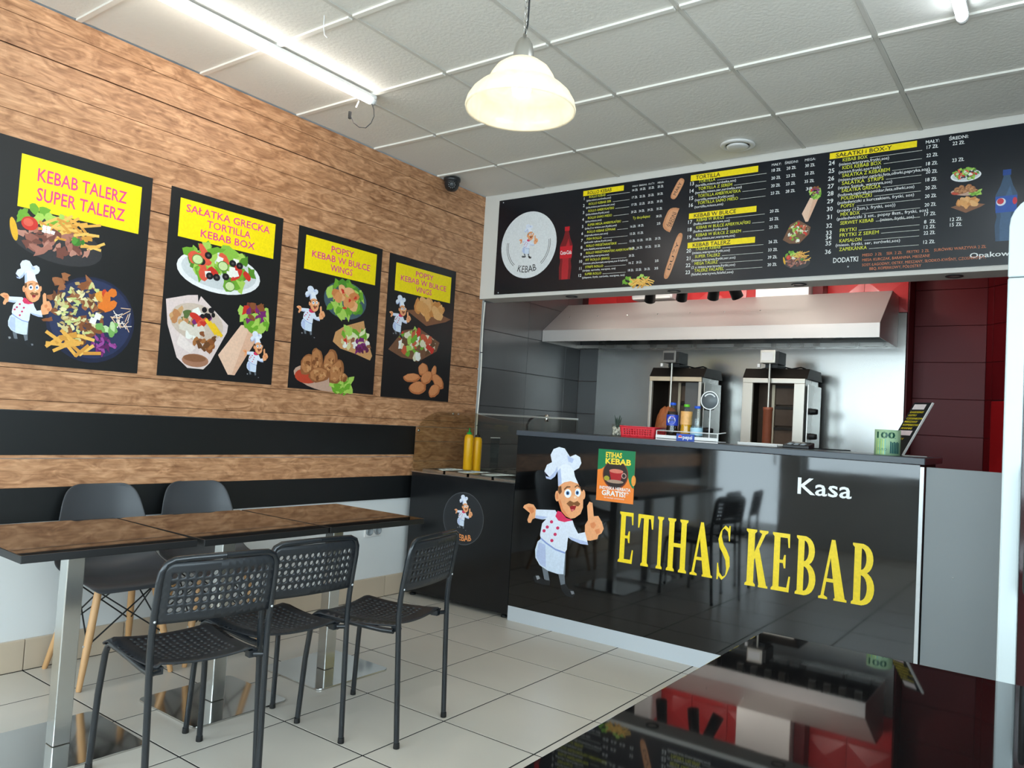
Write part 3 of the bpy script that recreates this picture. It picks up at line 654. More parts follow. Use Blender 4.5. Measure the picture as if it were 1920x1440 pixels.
# back of the kitchen
YB = 6.2
wb = struct(MB().box(-0.2, 2.76, YB + 0.012, 7.3, 0, H + 0.02).build('wall_back', m_redg), 'kitchen back wall with red embossed tiles')
def emboss_tile(x0, x1, z0, z1, name='red_tile'):
    cx, cz = (x0 + x1) / 2, (z0 + z1) / 2; q = YB + 0.012
    o = MB(); v = [(x0, YB + 0.003, z0), (x1, YB + 0.003, z0), (x1, YB + 0.003, z1), (x0, YB + 0.003, z1), (cx, YB - 0.012, cz)]
    v += [(x0, q, z0), (x1, q, z0), (x1, q, z1), (x0, q, z1)]
    o.add(v, [(0, 1, 4), (1, 2, 4), (2, 3, 4), (3, 0, 4), (0, 5, 6, 1), (1, 6, 7, 2), (2, 7, 8, 3), (3, 8, 5, 0)])
    return o.build(name, m_red, wb)
for i in range(9):
    for j in range(1, 4):
        emboss_tile(0.06 + 0.3 * i + 0.0015, 0.06 + 0.3 * (i + 1) - 0.0015, 1.94 + 0.256 * j + 0.0015, 1.94 + 0.256 * (j + 1) - 0.0015)
for j in range(len(zsk) - 4):
    tile_obj('grey_tile', 0.001, 0.2, YB, YB + 0.011, zsk[j] + 0.0015, zsk[j + 1] - 0.0015, m_kgrey, wb, ck)
struct(MB().box(2.76, XR, 6.462, 7.3, 0, H + 0.02).build('wall_back_right', m_redg), 'dark red tiled wall of the passage')
wbr = bpy.data.objects['wall_back_right']
cr = {}
zr = [1.312 + 0.2705 * k for k in range(-4, 7)]
MB().box(2.7605, 2.768, YB + 0.012, 6.45, 0, H).build('red_edge_trim', m_redd, wbr)
for j in range(len(zr) - 1):
    z1 = min(zr[j + 1], H)
    tile_obj('red_tile', 2.77, 3.235, 6.45, 6.4615, zr[j] + 0.0015, z1 - 0.0015, m_redd, wbr, cr)
# angled red wall to the right of the passage
A0, A1 = Vector((3.235, 6.45, 0)), Vector((3.95, 5.72, 0)); dA = (A1 - A0); LA = dA.length; ang = math.atan2(dA.y, dA.x)
wa = struct(MB().box(0, LA, 0.012, 0.1, 0, H).build('wall_angled', m_redg), 'red tiled wall turning towards the room'); wa.location = A0; wa.rotation_euler = (0, 0, ang)
for j in range(len(zr) - 1):
    z1 = min(zr[j + 1], H)
    for a, c in ((0.002, 0.06), (0.064, 0.55), (0.554, LA)):
        if a == 0.064 and 0.7 < (zr[j] + z1) / 2 < 1.55: continue
        tile_obj('red_tile', a, c, 0, 0.0115, zr[j] + 0.0015, z1 - 0.0015, m_redd, wa, cr)
MB().box(0.075, 0.55, -0.012, 0.011, 0.78, 1.575).build('red_hatch', mat('red_panel', srgb(170, 28, 32), 0.3), wa, bevel=0.003)

# steel sheet on the back wall
tag(MB().box(0.203, 2.757, YB - 0.010, YB - 0.001, 0.92, 2.19).build('steel_splashback', m_splash), 'brushed steel splashback sheet behind the two grills', 'splashback')

# ================================================================== POSTERS ON THE LEFT WALL
def zbox(plane, val, s, ox, oy, x0, y0, x1, y1):
    """centre and half sizes on a plane of a box read from an enlargement of scale s with origin ox,oy"""
    i = 1 if plane == 'x' else 0
    g = lambda x, y: on(ox + s * x, oy + s * y, plane, val)
    xm, ym = (x0 + x1) / 2, (y0 + y1) / 2
    l, r, t, b = g(x0, ym), g(x1, ym), g(xm, y0), g(xm, y1)
    return (l[i] + r[i]) / 2, (t.z + b.z) / 2, (r[i] - l[i]) / 2, (t.z - b.z) / 2
def poster(label, y0, y1, z0, z1, head, s, ox, oy, yb, lines, pics, ch):
    t = thing('food_poster', label, 'poster', (0.0, (y0 + y1) / 2, z0), 0, 'food posters in a row on the wood wall')
    def B(mb, n, m): o = mb.build(n, m, t); o.location = -t.location; return o
    B(MB().box(0.0006, 0.004, y0, y1, z0, z1), 'sheet', m_poster)
    def P(): return Print((0.004, 0, 0), (0, 1, 0), (0, 0, 1), 0.0003)
    def fin(p, n):
        o = p.build(n, t); o.location = -t.location
    p = P(); cu, cw, a, b = zbox('x', 0.004, s, ox, oy, *yb)
    p.rect(*head, YEL); fin(p, 'yellow_panel')
    p = P(); p.h = 0.0006
    hu, hw = (head[0] + head[1]) / 2, head[3]
    n = len(lines)
    for k, (tx, wd) in enumerate(lines):
        hh = (head[3] - head[2]); th = hh * (0.24 if n == 2 else 0.19); pitch = hh * (0.37 if n == 2 else 0.28)
        p.text(tx, hu, (head[2] + head[3]) / 2 + pitch * ((n - 1) / 2 - k) - th / 2, th, PINK, 'c', fit=wd * (head[1] - head[0]), bold=0.012)
    fin(p, 'heading_text')
    for fn, nm, bx in pics:
        p = P(); fn(p, *zbox('x', 0.004, s, ox, oy, *bx)); fin(p, nm)
    p = P(); p.h = 0.0012; cu, cw, a, b = zbox('x', 0.004, s, ox, oy, *ch); chef(p, cu, cw - b, 2 * b, 2 * a / ((CX1 - CX0) * 2 * b / (CZ1 - CZ0))); fin(p, 'chef_print')
    return t
S1, S2 = 560 / 1551, 400 / 1516
poster('large food poster headed KEBAB TALERZ with two meat platters', 1.312, 2.002, 1.362, 2.345, (1.407, 1.950, 2.050, 2.285), S1, 0, 220, (0, 0, 1, 1),
       [('KEBAB TALERZ', 0.74), ('SUPER TALERZ', 0.73)], [(kebab_plate, 'meat_plate_print', (40, 470, 540, 765)), (big_plate, 'mixed_platter_print', (210, 800, 680, 1250))], (-5, 740, 272, 1192))
poster('food poster with a Greek salad, a kebab box and a wrap', 2.104, 2.797, 1.362, 2.337, (2.156, 2.745, 2.088, 2.290), S1, 0, 220, (0, 0, 1, 1),
       [('SAŁATKA GRECKA', 0.88), ('TORTILLA', 0.46), ('KEBAB BOX', 0.57)], [(salad, 'salad_print', (915, 660, 1355, 915)), (kebab_box, 'kebab_box_print', (848, 920, 1182, 1305)), (wrap, 'wrap_print', (1140, 925, 1415, 1345))], (1258, 1110, 1392, 1358))
poster('food poster headed WINGS with chicken wings and a filled bun', 2.914, 3.601, 1.354, 2.328, (2.968, 3.552, 2.076, 2.282), S2, 520, 400, (0, 0, 1, 1),
       [('POPSY', 0.32), ('KEBAB W BUŁCE', 0.82), ('WINGS', 0.31)], [(nuggets_lettuce, 'nugget_bowl_print', (330, 465, 635, 750)), (pita, 'filled_bun_print', (395, 750, 682, 1030)), (wings, 'chicken_wings_print', (115, 940, 530, 1265))], (133, 515, 340, 892))
poster('food poster headed VINGS nearest the kitchen with a nugget pile', 3.672, 4.362, 1.346, 2.320, (3.735, 4.312, 2.076, 2.268), S2, 520, 400, (0, 0, 1, 1),
       [('POPSY', 0.32), ('KEBAB W BUŁCE', 0.82), ('VINGS', 0.29)], [(popsy, 'popcorn_chicken_print', (915, 620, 1235, 805)), (taco_salad, 'taco_salad_print', (790, 810, 1160, 1055)), (nugget_pile, 'nugget_pile_print', (893, 1065, 1190, 1305))], (793, 580, 950, 888))

# ================================================================== MENU BOARD
mbd = thing('menu_board', 'long black menu board with yellow headings above the counter', 'menu board', (0.147, 4.66, 2.19))
def MBB(mb, n, m): o = mb.build(n, m, mbd); o.location = -mbd.location; return o
MBB(MB().box(0.147, 3.95, 4.652, 4.6595, 2.19, 2.918), 'board', m_board)
def BP(): return Print((0, 4.652, 0), (1, 0, 0), (0, 0, 1), 0.0004)
def bfin(p, n):
    o = p.build(n, mbd); o.location = -mbd.location
    if n.startswith('item_') or n in ('size_captions', 'extras_text', 'extras_caption'): o['kind'] = 'stuff'
    return o
def bp(px, py): q = on(px, py, 'y', 4.652); return q.x, q.z
# headings
def heading(tx, tl, tr, bl, fitk):
    p = BP(); x0, z1 = bp(*tl); x1, _ = bp(*tr); _, z0 = bp(*bl)
    p.rect(x0, x1, z0, z1, YEL); p.text(tx, x0 + 0.035, z0 + (z1 - z0) * 0.18, (z1 - z0) * 0.64, BLK, fit=(x1 - x0) * fitk, bold=0.015); bfin(p, 'heading_bar')
heading('ROLLO KEBAB', (1094, 358.5), (1170, 347), (1094, 368), 0.60)
heading('TORTILLA', (1295.5, 329), (1422, 309.7), (1295.5, 340), 0.37)
heading('KEBAB W BUŁCE', (1292, 400.5), (1418.7, 384), (1292, 411), 0.63)
heading('KEBAB TALERZ', (1289.5, 455.4), (1416, 442.5), (1289.5, 466), 0.57)
heading('SAŁATKI i BOX-Y', (1556, 287.7), (1719.6, 262), (1556, 298.8), 0.65)
def rows(items, numx, namx, zlist, endx, pcols, nh, dh, start, sep=0.0215, pw=0.056):
    num, nam, des, pri = BP(), BP(), BP(), BP()
    for k, (it, z) in enumerate(zip(items, zlist)):
        name, desc, prices = it[0], it[1], it[2]
        num.text(str(start + k), numx, z - nh * 0.5, nh * 1.25, WHITE, 'c', bold=0.01)
        wn = len(name) * nh * 0.76
        nam.text(name, namx, z + 0.001, nh, LIME, fit=wn, bold=0.006)
        if desc: des.text(desc, namx - 0.02, z - sep, dh, WHITE, fit=len(desc) * dh * 0.62, bold=0.004)
        nam.rect(namx + wn + 0.012, max(endx, namx + wn + 0.03), z + 0.001, z + 0.0035, srgb(206, 206, 196), False)
        for c, pz in zip(pcols, prices):
            if pz: pri.text(pz, c, z + 0.006, nh * 0.95, WHITE, 'c', fit=pw * (0.4 + 0.12 * len(pz)), bold=0.01)
    nam.k += 1
    bfin(num, 'item_numbers'); bfin(nam, 'item_names'); bfin(des, 'item_ingredients'); bfin(pri, 'item_prices')
x_, za = bp(1096, 373); _, zb = bp(1088, 517); nx = bp(1094, 400)[0]
R1 = [('ROLLO KEBAB', '(pita,mieso,surówka,sos)', ['14 ZŁ', '18 ZŁ', '22 ZŁ', '25 ZŁ']), ('ROLLO KEBAB SER', '(pita,mieso,surówka,ser,sos)', ['17 ZŁ', '22 ZŁ', '25 ZŁ', '30 ZŁ']), ('ROLLO AMERYKAŃSKI', '(pita,mieso,frytki,sos)', ['17 ZŁ', '22 ZŁ', '25 ZŁ', '30 ZŁ']),
      ('ROLLO SAMO MIESO', '(pita,mieso,sos)', ['20 ZŁ', '24 ZŁ', '29 ZŁ', '35 ZŁ']), ('SUPER MEGA AMERYKAŃSKI', '(pita,2 x mieso,ser,frytki,sos)', ['', '', '', '38 ZŁ']), ('ROLLO KEBAB SZPINAK', '(szpinak,mieso,ser,sos)', ['16 ZŁ', '18 ZŁ', '', '25']),
      ('FISH ROLLO', '(paluszki rybne,frytki,sos)', ['12 ZŁ', '15 ZŁ', '', '']), ('ROLLO WEGETARIAŃSKIE', '(pita,falafel,warzywa,sos)', ['12 ZŁ', '15 ZŁ', '18 ZŁ', '20 ZŁ']), ('ROLLO WEGETARIAŃSKI AMERYKAŃSKI', '(pita,frytki,warzywa,sos)', ['14 ZŁ', '16 ZŁ', '18 ZŁ', '22 ZŁ']),
      ('FIT ROLLO (800G)', '(ciemna pita,kurczak,warzywa,sos 0 kalorii)', ['20 ZŁ']), ('STRIPS ROLLO', '(stripsy, surówka, warzywa, sos)', ['16 Z', '20 ZŁ', '', '25']), ('SUPER ROLLO', '(jalapeno, frytki, surówka, warzywa, sos)', ['18 ZŁ', '22 ZŁ', '26 ZŁ', '35'])]
pc = [bp(x, y)[0] for x, y in ((1188.5, 400), (1203, 400), (1219, 400), (1236, 400))]
rows(R1, nx, bp(1103, 400)[0], [za + (zb - za) * k / 11 for k in range(12)], bp(1179, 400)[0], pc, 0.0158, 0.0132, 1, pw=0.042)
p = BP(); p.text('MAŁY:', pc[0], za + 0.035, 0.011, WHITE, 'c'); p.text('ŚREDNI:', pc[1], za + 0.035, 0.011, WHITE, 'c'); p.text('DUŻY:', pc[2], za + 0.035, 0.011, WHITE, 'c'); p.text('MEGA:', pc[3], za + 0.035, 0.011, WHITE, 'c')
p.text('Ty decydujesz', pc[1], za + (zb - za) * 4 / 11 + 0.012, 0.018, LIME, 'c', fit=0.13); bfin(p, 'size_captions')
R2 = [('TORTILLA', '(tortilla,mieso,surówka,sos)', ['18 ZŁ', '20 ZŁ', '30 ZŁ']), ('TORTILLA Z SEREM', '(tortilla,mieso,ser,surówka,sos)', ['20 ZŁ', '23 ZŁ', '35 ZŁ']), ('TORTILLA AMERYKAŃSKA', '(tortilla,mieso,frytki,sos)', ['20 ZŁ', '23 ZŁ', '35 ZŁ']), ('TORTILLA SAMO MIESO', '(tortilla,mieso,sos)', ['23 ZŁ', '28 ZŁ', '38'])]
pc = [bp(x, 400)[0] for x in (1452, 1480, 1515)]; nx = bp(1295, 400)[0]; ax = bp(1307, 400)[0]; ex = bp(1434, 400)[0]
rows(R2, nx, ax, [bp(1298, y)[1] for y in (345, 358.5, 372, 385)], ex, pc, 0.0185, 0.0155, 13)
p = BP(); zz = bp(1298, 345)[1] + 0.042; p.text('MAŁY:', pc[0], zz, 0.015, WHITE, 'c'); p.text('ŚREDNI:', pc[1], zz, 0.015, WHITE, 'c'); p.text('MEGA:', pc[2], zz, 0.015, WHITE, 'c'); bfin(p, 'size_captions')
rows([('KEBAB W BUŁCE', '(bułka,mieso,warzywa,sos)', ['20 ZŁ']), ('KEBAB W BUŁCE AMERYKAŃSKI', '(bułka,mieso,frytki,sos)', ['25 ZŁ']), ('KEBAB W BUŁCE Z SEREM', '(bułka,mieso,ser,warzywa,sos)', ['25 ZŁ'])], nx, ax, [bp(1294, y)[1] for y in (417, 431, 445)], ex, pc, 0.0185, 0.0155, 17)
rows([('TALERZ KEBAB', '(mieso,warzywa,frytki,sos)', ['26 ZŁ']), ('SUPER TALERZ', '(mieso,warzywa,frytki,ser,sos)', ['33 ZŁ']), ('MEGA TALERZ', '(2 x mieso,warzywa,frytki,sos)', ['39 ZŁ']), ('TALERZ FALAFEL', '(falafel,warzywa,falafel,sos)', ['20 ZŁ'])], nx, ax, [bp(1292, y)[1] for y in (471, 485, 498, 511)], ex, pc, 0.0185, 0.0155, 20)
R3 = [('KEBAB BOX', '(mieso,warzywa,frytki,sos)', ['17 ZŁ', '22 ZŁ']), ('KIDS KEBAB BOX', '(mieso,frytki,sos+sok)', ['22 ZŁ', '']), ('SAŁATKA Z KEBABEM', '(mieso,pomidor,ogórki,feta,oliwki,papryka,sos)', ['18 ZŁ', '23 ZŁ']), ('SAŁATKA  STRIPS', '(strips 5sztuk, warzywa,sos)', ['20 ZŁ']),
      ('SAŁATKA GRECKA', '(lodowa,ogórek,pomidor,feta,oliwki,sos)', ['18 ZŁ']), ('POLEDWICZKI', '(poledwiczki z kurczakiem, frytki, sos)', ['20 ZŁ']), ('POPSY', '(popsy (12szt.), frytki, sos))', ['20 ZŁ']), ('MIX BOX', '(poledwiczki 2 szt., popsy 8szt., frytki, sos)', ['20 ZŁ']),
      ('SERWET KEBAB', '', ['17 ZŁ']), ('FRYTKI', '', ['8  ZŁ', '12 ZŁ']), ('FRYTKI Z SEREM', '', ['12 ZŁ', '15 ZŁ']), ('KAPSALON', '(mieso, frytki, ser, surówki,sos)', ['22 ZŁ']), ('ZAPIEKANKA', '', ['12 ZŁ'])]
k3 = 390 / 1872
zz = [bp(1530 + k3 * (145 - 45 * (y - 418) / 800), 220 + k3 * (y - 4))[1] for y in (418, 488, 558, 627, 693, 762, 832, 905, 983, 1048, 1092, 1142, 1218)]
pc = [bp(1745, 370)[0], bp(1794, 370)[0]]
rows(R3, bp(1556, 390)[0], bp(1577, 380)[0], zz, bp(1726, 370)[0], pc, 0.0195, 0.0165, 24)
p = BP(); p.text('MAŁY:', pc[0], zz[0] + 0.036, 0.017, WHITE, 'c', bold=0.01); p.text('ŚREDNI:', pc[1], zz[0] + 0.036, 0.017, WHITE, 'c', bold=0.01); p.text('(mieso, frytki, sos)', bp(1650, 420)[0], zz[8], 0.0165, WHITE, fit=0.17); bfin(p, 'size_captions')
p = BP(); q = bp(1562, 493); p.text('DODATKI', *q, 0.028, WHITE, fit=0.135, bold=0.012)
q = bp(1818, 484); p.text('Opakowanie płatne', *q, 0.026, WHITE, fit=0.40, bold=0.01); bfin(p, 'extras_caption')
p = BP(); OR = srgb(222, 122, 70); q = bp(1617, 481)
p.text('MIESO  3 ZŁ    SER  2 ZŁ    FRYTKI  2 ZŁ    SURÓWKI WARZYWA 2 ZŁ', q[0], q[1], 0.015, OR, fit=0.60); p.text('MIESA: KURCZAK, BARANINA, MIESZANE', q[0], q[1] - 0.028, 0.015, OR, fit=0.34)
p.text('SOSY: ŁAGODNY, OSTRY, MIESZANY, SŁODKO-KWŚNY, CZOSNKOWY,', q[0], q[1] - 0.056, 0.015, OR, fit=0.60); p.text('BBQ, KOPERKOWY, PÓŁOSTRY', q[0] + 0.04, q[1] - 0.08, 0.015, OR, fit=0.26); bfin(p, 'extras_text')
# pictures on the board
def bpic(fn, name, s, ox, oy, *bx):
    p = BP(); fn(p, *zbox('y', 4.652, s, ox, oy, *bx)); bfin(p, name)
k2 = 360 / 1672
bpic(salad, 'salad_print', k3, 1530, 220, 1212, 452, 1488, 578); bpic(wings, 'chicken_strips_print', k3, 1530, 220, 1212, 598, 1480, 705); bpic(popsy, 'popcorn_chicken_print', k3, 1530, 220, 1212, 718, 1522, 858)
bpic(wrap, 'wrap_print', k2, 1240, 230, 1228, 530, 1405, 858); bpic(taco_salad, 'filled_bun_print', k2, 1240, 230, 1060, 850, 1305, 1065); bpic(kebab_plate, 'meat_plate_print', k2, 1240, 230, 1060, 1105, 1298, 1278)
k1 = 400 / 1920
def stick(name, tx, a, b, w, half=False):
    p = BP(); A, Bq = bp(900 + k1 * a[0], 320 + k1 * a[1]), bp(900 + k1 * b[0], 320 + k1 * b[1]); d = Vector((Bq[0] - A[0], Bq[1] - A[1])); L = d.length; d /= L; n = Vector((-d.y, d.x))
    pts = []
    for k in range(20):
        t = 2 * PI * k / 20; x, y = L / 2 * (1 + math.copysign(abs(math.cos(t)) ** 0.5, math.cos(t))), w / 2 * math.copysign(abs(math.sin(t)) ** 0.7, math.sin(t))
        if half: y = w * max(0, math.sin(t)) ** 0.9 if math.sin(t) > 0 else 0
        pts.append((A[0] + d.x * x + n.x * y, A[1] + d.y * x + n.y * y))
    p.poly(pts, srgb(206, 140, 96)); p.poly([((x - A[0] - d.x * L / 2) * 0.8 + A[0] + d.x * L / 2, (y - A[1] - d.y * L / 2) * 0.86 + A[1] + d.y * L / 2) for x, y in pts], srgb(220, 158, 116))
    p.text(tx, A[0] + d.x * L * 0.5 - n.x * w * (-0.05 if half else 0.22), A[1] + d.y * L * 0.5 - n.y * w * (-0.05 if half else 0.22), w * 0.42, BLK, 'c', fit=L * 0.6, rot=math.atan2(d.y, d.x)); bfin(p, name)
stick('small_roll_print', 'MAŁY', (1730, 255), (1825, 70), 0.050); stick('medium_roll_print', 'ŚREDNI', (1708, 555), (1795, 340), 0.075, True); stick('large_roll_print', 'DUŻY', (1668, 975), (1810, 560), 0.048)
p = BP(); cu, cw, a, b = zbox('y', 4.652, k1, 900, 320, 1270, 930, 1555, 1050); scatter(p, cu - a * 0.5, cw, a * 0.4, b * 0.6, [LET, LETL], 12, a * 0.14, 3, 0.5); scatter(p, cu + a * 0.3, cw + b * 0.5, a * 0.3, b * 0.4, [LETL], 8, a * 0.1, 4, 0.5)
fries(p, cu + a * 0.3, cw - b * 0.35, a * 0.6, b * 0.4, 30, 5, ln=a * 0.5, wd=a * 0.07); bfin(p, 'fries_print')
def soda(p, cu, cw, a, b, cap, body, lab, txt, low):
    out = [(-0.32, 1), (0.32, 1), (0.3, 0.8), (0.55, 0.55), (0.95, 0.3), (0.95, -0.1), (0.8, -0.3), (0.95, -0.55), (0.85, -1), (-0.85, -1), (-0.95, -0.55), (-0.8, -0.3), (-0.95, -0.1), (-0.95, 0.3), (-0.55, 0.55), (-0.3, 0.8)]
    p.poly([(cu + x * a, cw + y * b) for x, y in out], body); p.poly([(cu + x * a * 0.55, cw + y * b) for x, y in out[3:-3]], low)
    p.rect(cu - a * 0.36, cu + a * 0.36, cw + b * 0.84, cw + b, cap); p.poly([(cu - a * 0.96, cw + b * 0.26), (cu + a * 0.96, cw + b * 0.26), (cu + a * 0.9, cw - b * 0.2), (cu - a * 0.9, cw - b * 0.2)], lab)
    if txt: p.text(txt, cu, cw - b * 0.05, b * 0.14, WHITE, 'c', fit=a * 1.7, bold=0.02)
p = BP(); soda(p, *zbox('y', 4.652, k1, 900, 320, 715, 505, 832, 978), srgb(196, 26, 40), srgb(120, 22, 30), srgb(200, 26, 42), 'Coca-Cola', srgb(176, 34, 44)); bfin(p, 'cola_bottle_print')
p = BP(); cu, cw, a, b = zbox('y', 4.652, k3, 1530, 220, 1608, 470, 1815, 1110)
soda(p, cu, cw, a, b, srgb(24, 66, 140), srgb(52, 78, 106), srgb(36, 82, 168), '', srgb(64, 96, 130)); p.ell(cu - a * 0.45, cw + b * 0.1, a * 0.42, b * 0.11, srgb(222, 226, 232)); p.ell(cu - a * 0.5, cw + b * 0.12, a * 0.3, b * 0.085, srgb(206, 44, 62)); p.ell(cu + a * 0.75, cw + b * 0.1, a * 0.2, b * 0.1, srgb(206, 44, 62)); bfin(p, 'blue_bottle_print')
# round white emblem
p = BP(); cu, cw, a, b = zbox('y', 4.652, k1, 900, 320, 196, 368, 686, 968); a = b = (a + b) / 2
p.ell(cu, cw, a, b, srgb(226, 228, 230), 0, 48)
for r in (0.78, 0.73): p.ring(cu, cw, a * (r + 0.012), a * (r - 0.004), srgb(60, 60, 62), PI * 0.95, PI * 1.28); p.ring(cu, cw, a * (r + 0.012), a * (r - 0.004), srgb(60, 60, 62), PI * 1.72, PI * 2.05)
chef(p, cu, cw - a * 0.42, a * 1.05); p.text('KEBAB', cu, cw - a * 0.83, a * 0.2, srgb(40, 40, 42), 'c', fit=a * 0.72, arc=a * 1.2); bfin(p, 'round_emblem')
for x, y in ((934, 549), (944, 380), (1590, 500), (1620, 273)):
    q = bp(x, y); MBB(MB().lathe([(0.0, -0.0015), (0.005, -0.001), (0.005, 0)], (q[0], 4.652, q[1]), 10, axis='y'), 'screw', m_alu)

# ================================================================== COUNTER
YC = 3.974
ct = thing('counter', 'long glossy black counter with a chef and yellow lettering', 'counter', (0.935, YC, 0))
def CB(mb, n, m, **k): o = mb.build(n, m, ct, **k); o.location = -ct.location; return o
CB(MB().box(0.936, 3.2, YC, YC + 0.018, 0.09, 1.148), 'front_panel', m_gloss, bevel=0.001)
CB(MB().box(0.936, 3.2, YC + 0.001, YC + 0.018, 0.0, 0.0895), 'kick_strip', mat('kick_strip_pale', srgb(196, 202, 208), 0.3))
CB(MB().box(3.2005, 3.217, YC - 0.003, YC + 0.02, 0.0, 1.14), 'edge_strip', m_alu)
CB(MB().box(0.936, 0.954, YC + 0.019, 4.45, 0.0, 1.148).box(3.182, 3.2, YC + 0.019, 4.45, 0.0, 1.148).box(0.955, 3.181, YC + 0.019, 4.45, 0.5, 0.52).box(0.955, 3.181, YC + 0.019, 4.45, 0.06, 0.08), 'carcass', m_black)
def CP(): return Print((0, YC, 0), (1, 0, 0), (0, 0, 1), 0.0004)
def cfin(p, n, l=None): o = p.build(n, ct, m_gprint, l); o.location = -ct.location; return o
p = CP(); chef(p, (CX0 + CX1) / 2, CZ0, CZ1 - CZ0); cfin(p, 'chef_decal', 'cartoon chef in white pointing upwards')
LY = srgb(242, 210, 30)
p = CP(); x = 2.402
for ch, w in zip('KEBAB', (0.132, 0.118, 0.118, 0.142, 0.122)):
    serif(p, ch, x + 0.012, 0.472, w - 0.022, 0.287, LY); x += w
cfin(p, 'kebab_lettering', 'yellow serif capitals KEBAB')
p = CP(); x = 1.668
for ch, w in zip('ETIHAS', (0.118, 0.118, 0.062, 0.142, 0.138, 0.104)):
    serif(p, ch, x + 0.012, 0.476, w - 0.022, 0.284, LY); x += w
cfin(p, 'name_lettering', 'yellow serif capitals before KEBAB')
p = CP(); p.text('Kasa', 2.660, 0.964, 0.078, srgb(236, 238, 242), fit=0.252, bold=0.012); cfin(p, 'till_lettering', 'white word Kasa')
# worktop
tag(MB().box(0.938, 3.222, YC - 0.022, 4.52, 1.1495, 1.181).build('worktop', m_worktop, None, bevel=0.003), 'slate grey worktop slab lying on the black counter', 'worktop')
# leaflet on the counter front
lf = thing('leaflet', 'small green and orange leaflet with a cup of tea on the counter', 'leaflet', (1.642, YC - 0.0012, 0.807))
def LP(): q = Print((0, YC - 0.0024, 0), (1, 0, 0), (0, 0, 1), 0.0001); return q
def lfin(p, n, k=0):
    o = p.build(n, lf); o.location = -lf.location
    if k: o['kind'] = 'stuff'
o = MB().box(1.522, 1.762, YC - 0.0024, YC - 0.0010, 0.808, 1.106).build('paper', mat('leaflet_orange', srgb(240, 130, 46), 0.4), lf); o.location = -lf.location
p = LP(); GRN = srgb(10, 122, 74)
p.poly([(1.522, 1.106), (1.522, 0.985), (1.55, 0.992), (1.58, 1.015), (1.70, 1.015), (1.735, 0.92), (1.75, 0.9), (1.762, 0.895), (1.762, 1.106)], GRN); p.ell(1.758, 0.94, 0.014, 0.03, srgb(232, 150, 60)); p.rect(1.7615, 1.775, 0.90, 0.975, srgb(240, 130, 46)) if False else None
p.ell(1.64, 0.965, 0.083, 0.083, srgb(120, 48, 26), 0, 30); p.ell(1.64, 0.967, 0.077, 0.077, srgb(44, 30, 26), 0, 30); p.poly([(1.60, 0.985), (1.69, 0.985), (1.675, 0.93), (1.615, 0.93)], srgb(172, 26, 30)); p.ell(1.645, 0.985, 0.045, 0.012, srgb(214, 120, 100)); p.ell(1.64, 0.925, 0.055, 0.01, srgb(170, 140, 120)); p.ring(1.695, 0.962, 0.016, 0.011, srgb(190, 150, 140)); p.ell(1.585, 0.94, 0.018, 0.014, srgb(170, 160, 50)); lfin(p, 'tea_picture')
p = LP(); p.h = 0.0006
p.text('ETIHAS', 1.572, 1.062, 0.028, srgb(250, 216, 60), fit=0.105, bold=0.03); p.text('KEBAB', 1.572, 1.024, 0.031, srgb(250, 216, 60), fit=0.165, bold=0.03)
p.text('INDYJSKA HERBATA', 1.642, 0.876, 0.017, WHITE, 'c', fit=0.20, bold=0.02); p.text('GRATIS!*', 1.645, 0.842, 0.028, WHITE, 'c', fit=0.175, bold=0.03); p.text('do kazdego zamówienia', 1.64, 0.826, 0.008, WHITE, 'c', fit=0.13); lfin(p, 'leaflet_text', 1)

# grey gate panel right of the counter
gt = thing('counter_gate', 'plain grey half-height gate panel beside the counter end', 'gate', (3.224, YC + 0.01, 0))
MB().box(0, 0.9, 0, 0.02, 0.012, 1.141).build('panel', m_grey, gt, bevel=0.002)
MB().lathe([(0, -0.002), (0.004, -0.001), (0.004, 0.001)], (0.12, 0, 0.66), 8, axis='y').build('screw', m_alu, gt)
for z in (0.2, 0.95): MB().lathe([(0, 0), (0.008, 0), (0.008, 0.06), (0, 0.06)], (0.89, 0.03, z), 8).build('hinge', m_alu, gt)

# ================================================================== SALAD PREP COUNTER
pr = thing('prep_counter', 'black cold prep counter with a curved glass guard', 'prep counter', (0.03, YC, 0))
def PB(mb, n, m, **k): o = mb.build(n, m, pr, **k); o.location = -pr.location; return o
PB(MB().box(0.05, 0.932, YC, YC + 0.02, 0.03, 0.842), 'front_panel', m_prep, bevel=0.001)
PB(MB().box(0.05, 0.932, YC + 0.021, 4.68, 0.05, 0.80), 'cabinet', m_dark)
for x in (0.07, 0.86):
    for y in (4.02, 4.6): PB(MB().lathe([(0.018, 0.0), (0.022, 0.0), (0.022, 0.012), (0.014, 0.014), (0.014, 0.05)], (x + 0.02, y, 0), 12), 'foot', m_black)
PB(MB().box(0.04, 0.936, YC + 0.002, 4.70, 0.842, 0.850), 'steel_top', m_chrome, bevel=0.001)
for k in range(4):
    x = 0.08 + 0.21 * k
    PB(MB().box(x, x + 0.19, 4.05, 4.06, 0.85, 0.866).box(x, x + 0.19, 4.34, 4.35, 0.85, 0.866).box(x, x + 0.01, 4.061, 4.339, 0.85, 0.866).box(x + 0.18, x + 0.19, 4.061, 4.339, 0.85, 0.866).box(x + 0.011, x + 0.179, 4.061, 4.339, 0.8505, 0.853), 'food_pan', m_chrome)
arc = [(3.988, 0.852), (3.988, 1.06)] + [(4.30 - 0.312 * math.cos(t), 1.06 + 0.216 * math.sin(t)) for t in [PI / 2 * k / 10 for k in range(1, 11)]] + [(4.69, 1.274)]
b = MB(); b.smooth = True
for (a, c) in zip(arc[:-1], arc[1:]): b.add([(0.045, a[0], a[1]), (0.928, a[0], a[1]), (0.928, c[0], c[1]), (0.045, c[0], c[1])], [(0, 1, 2, 3)])
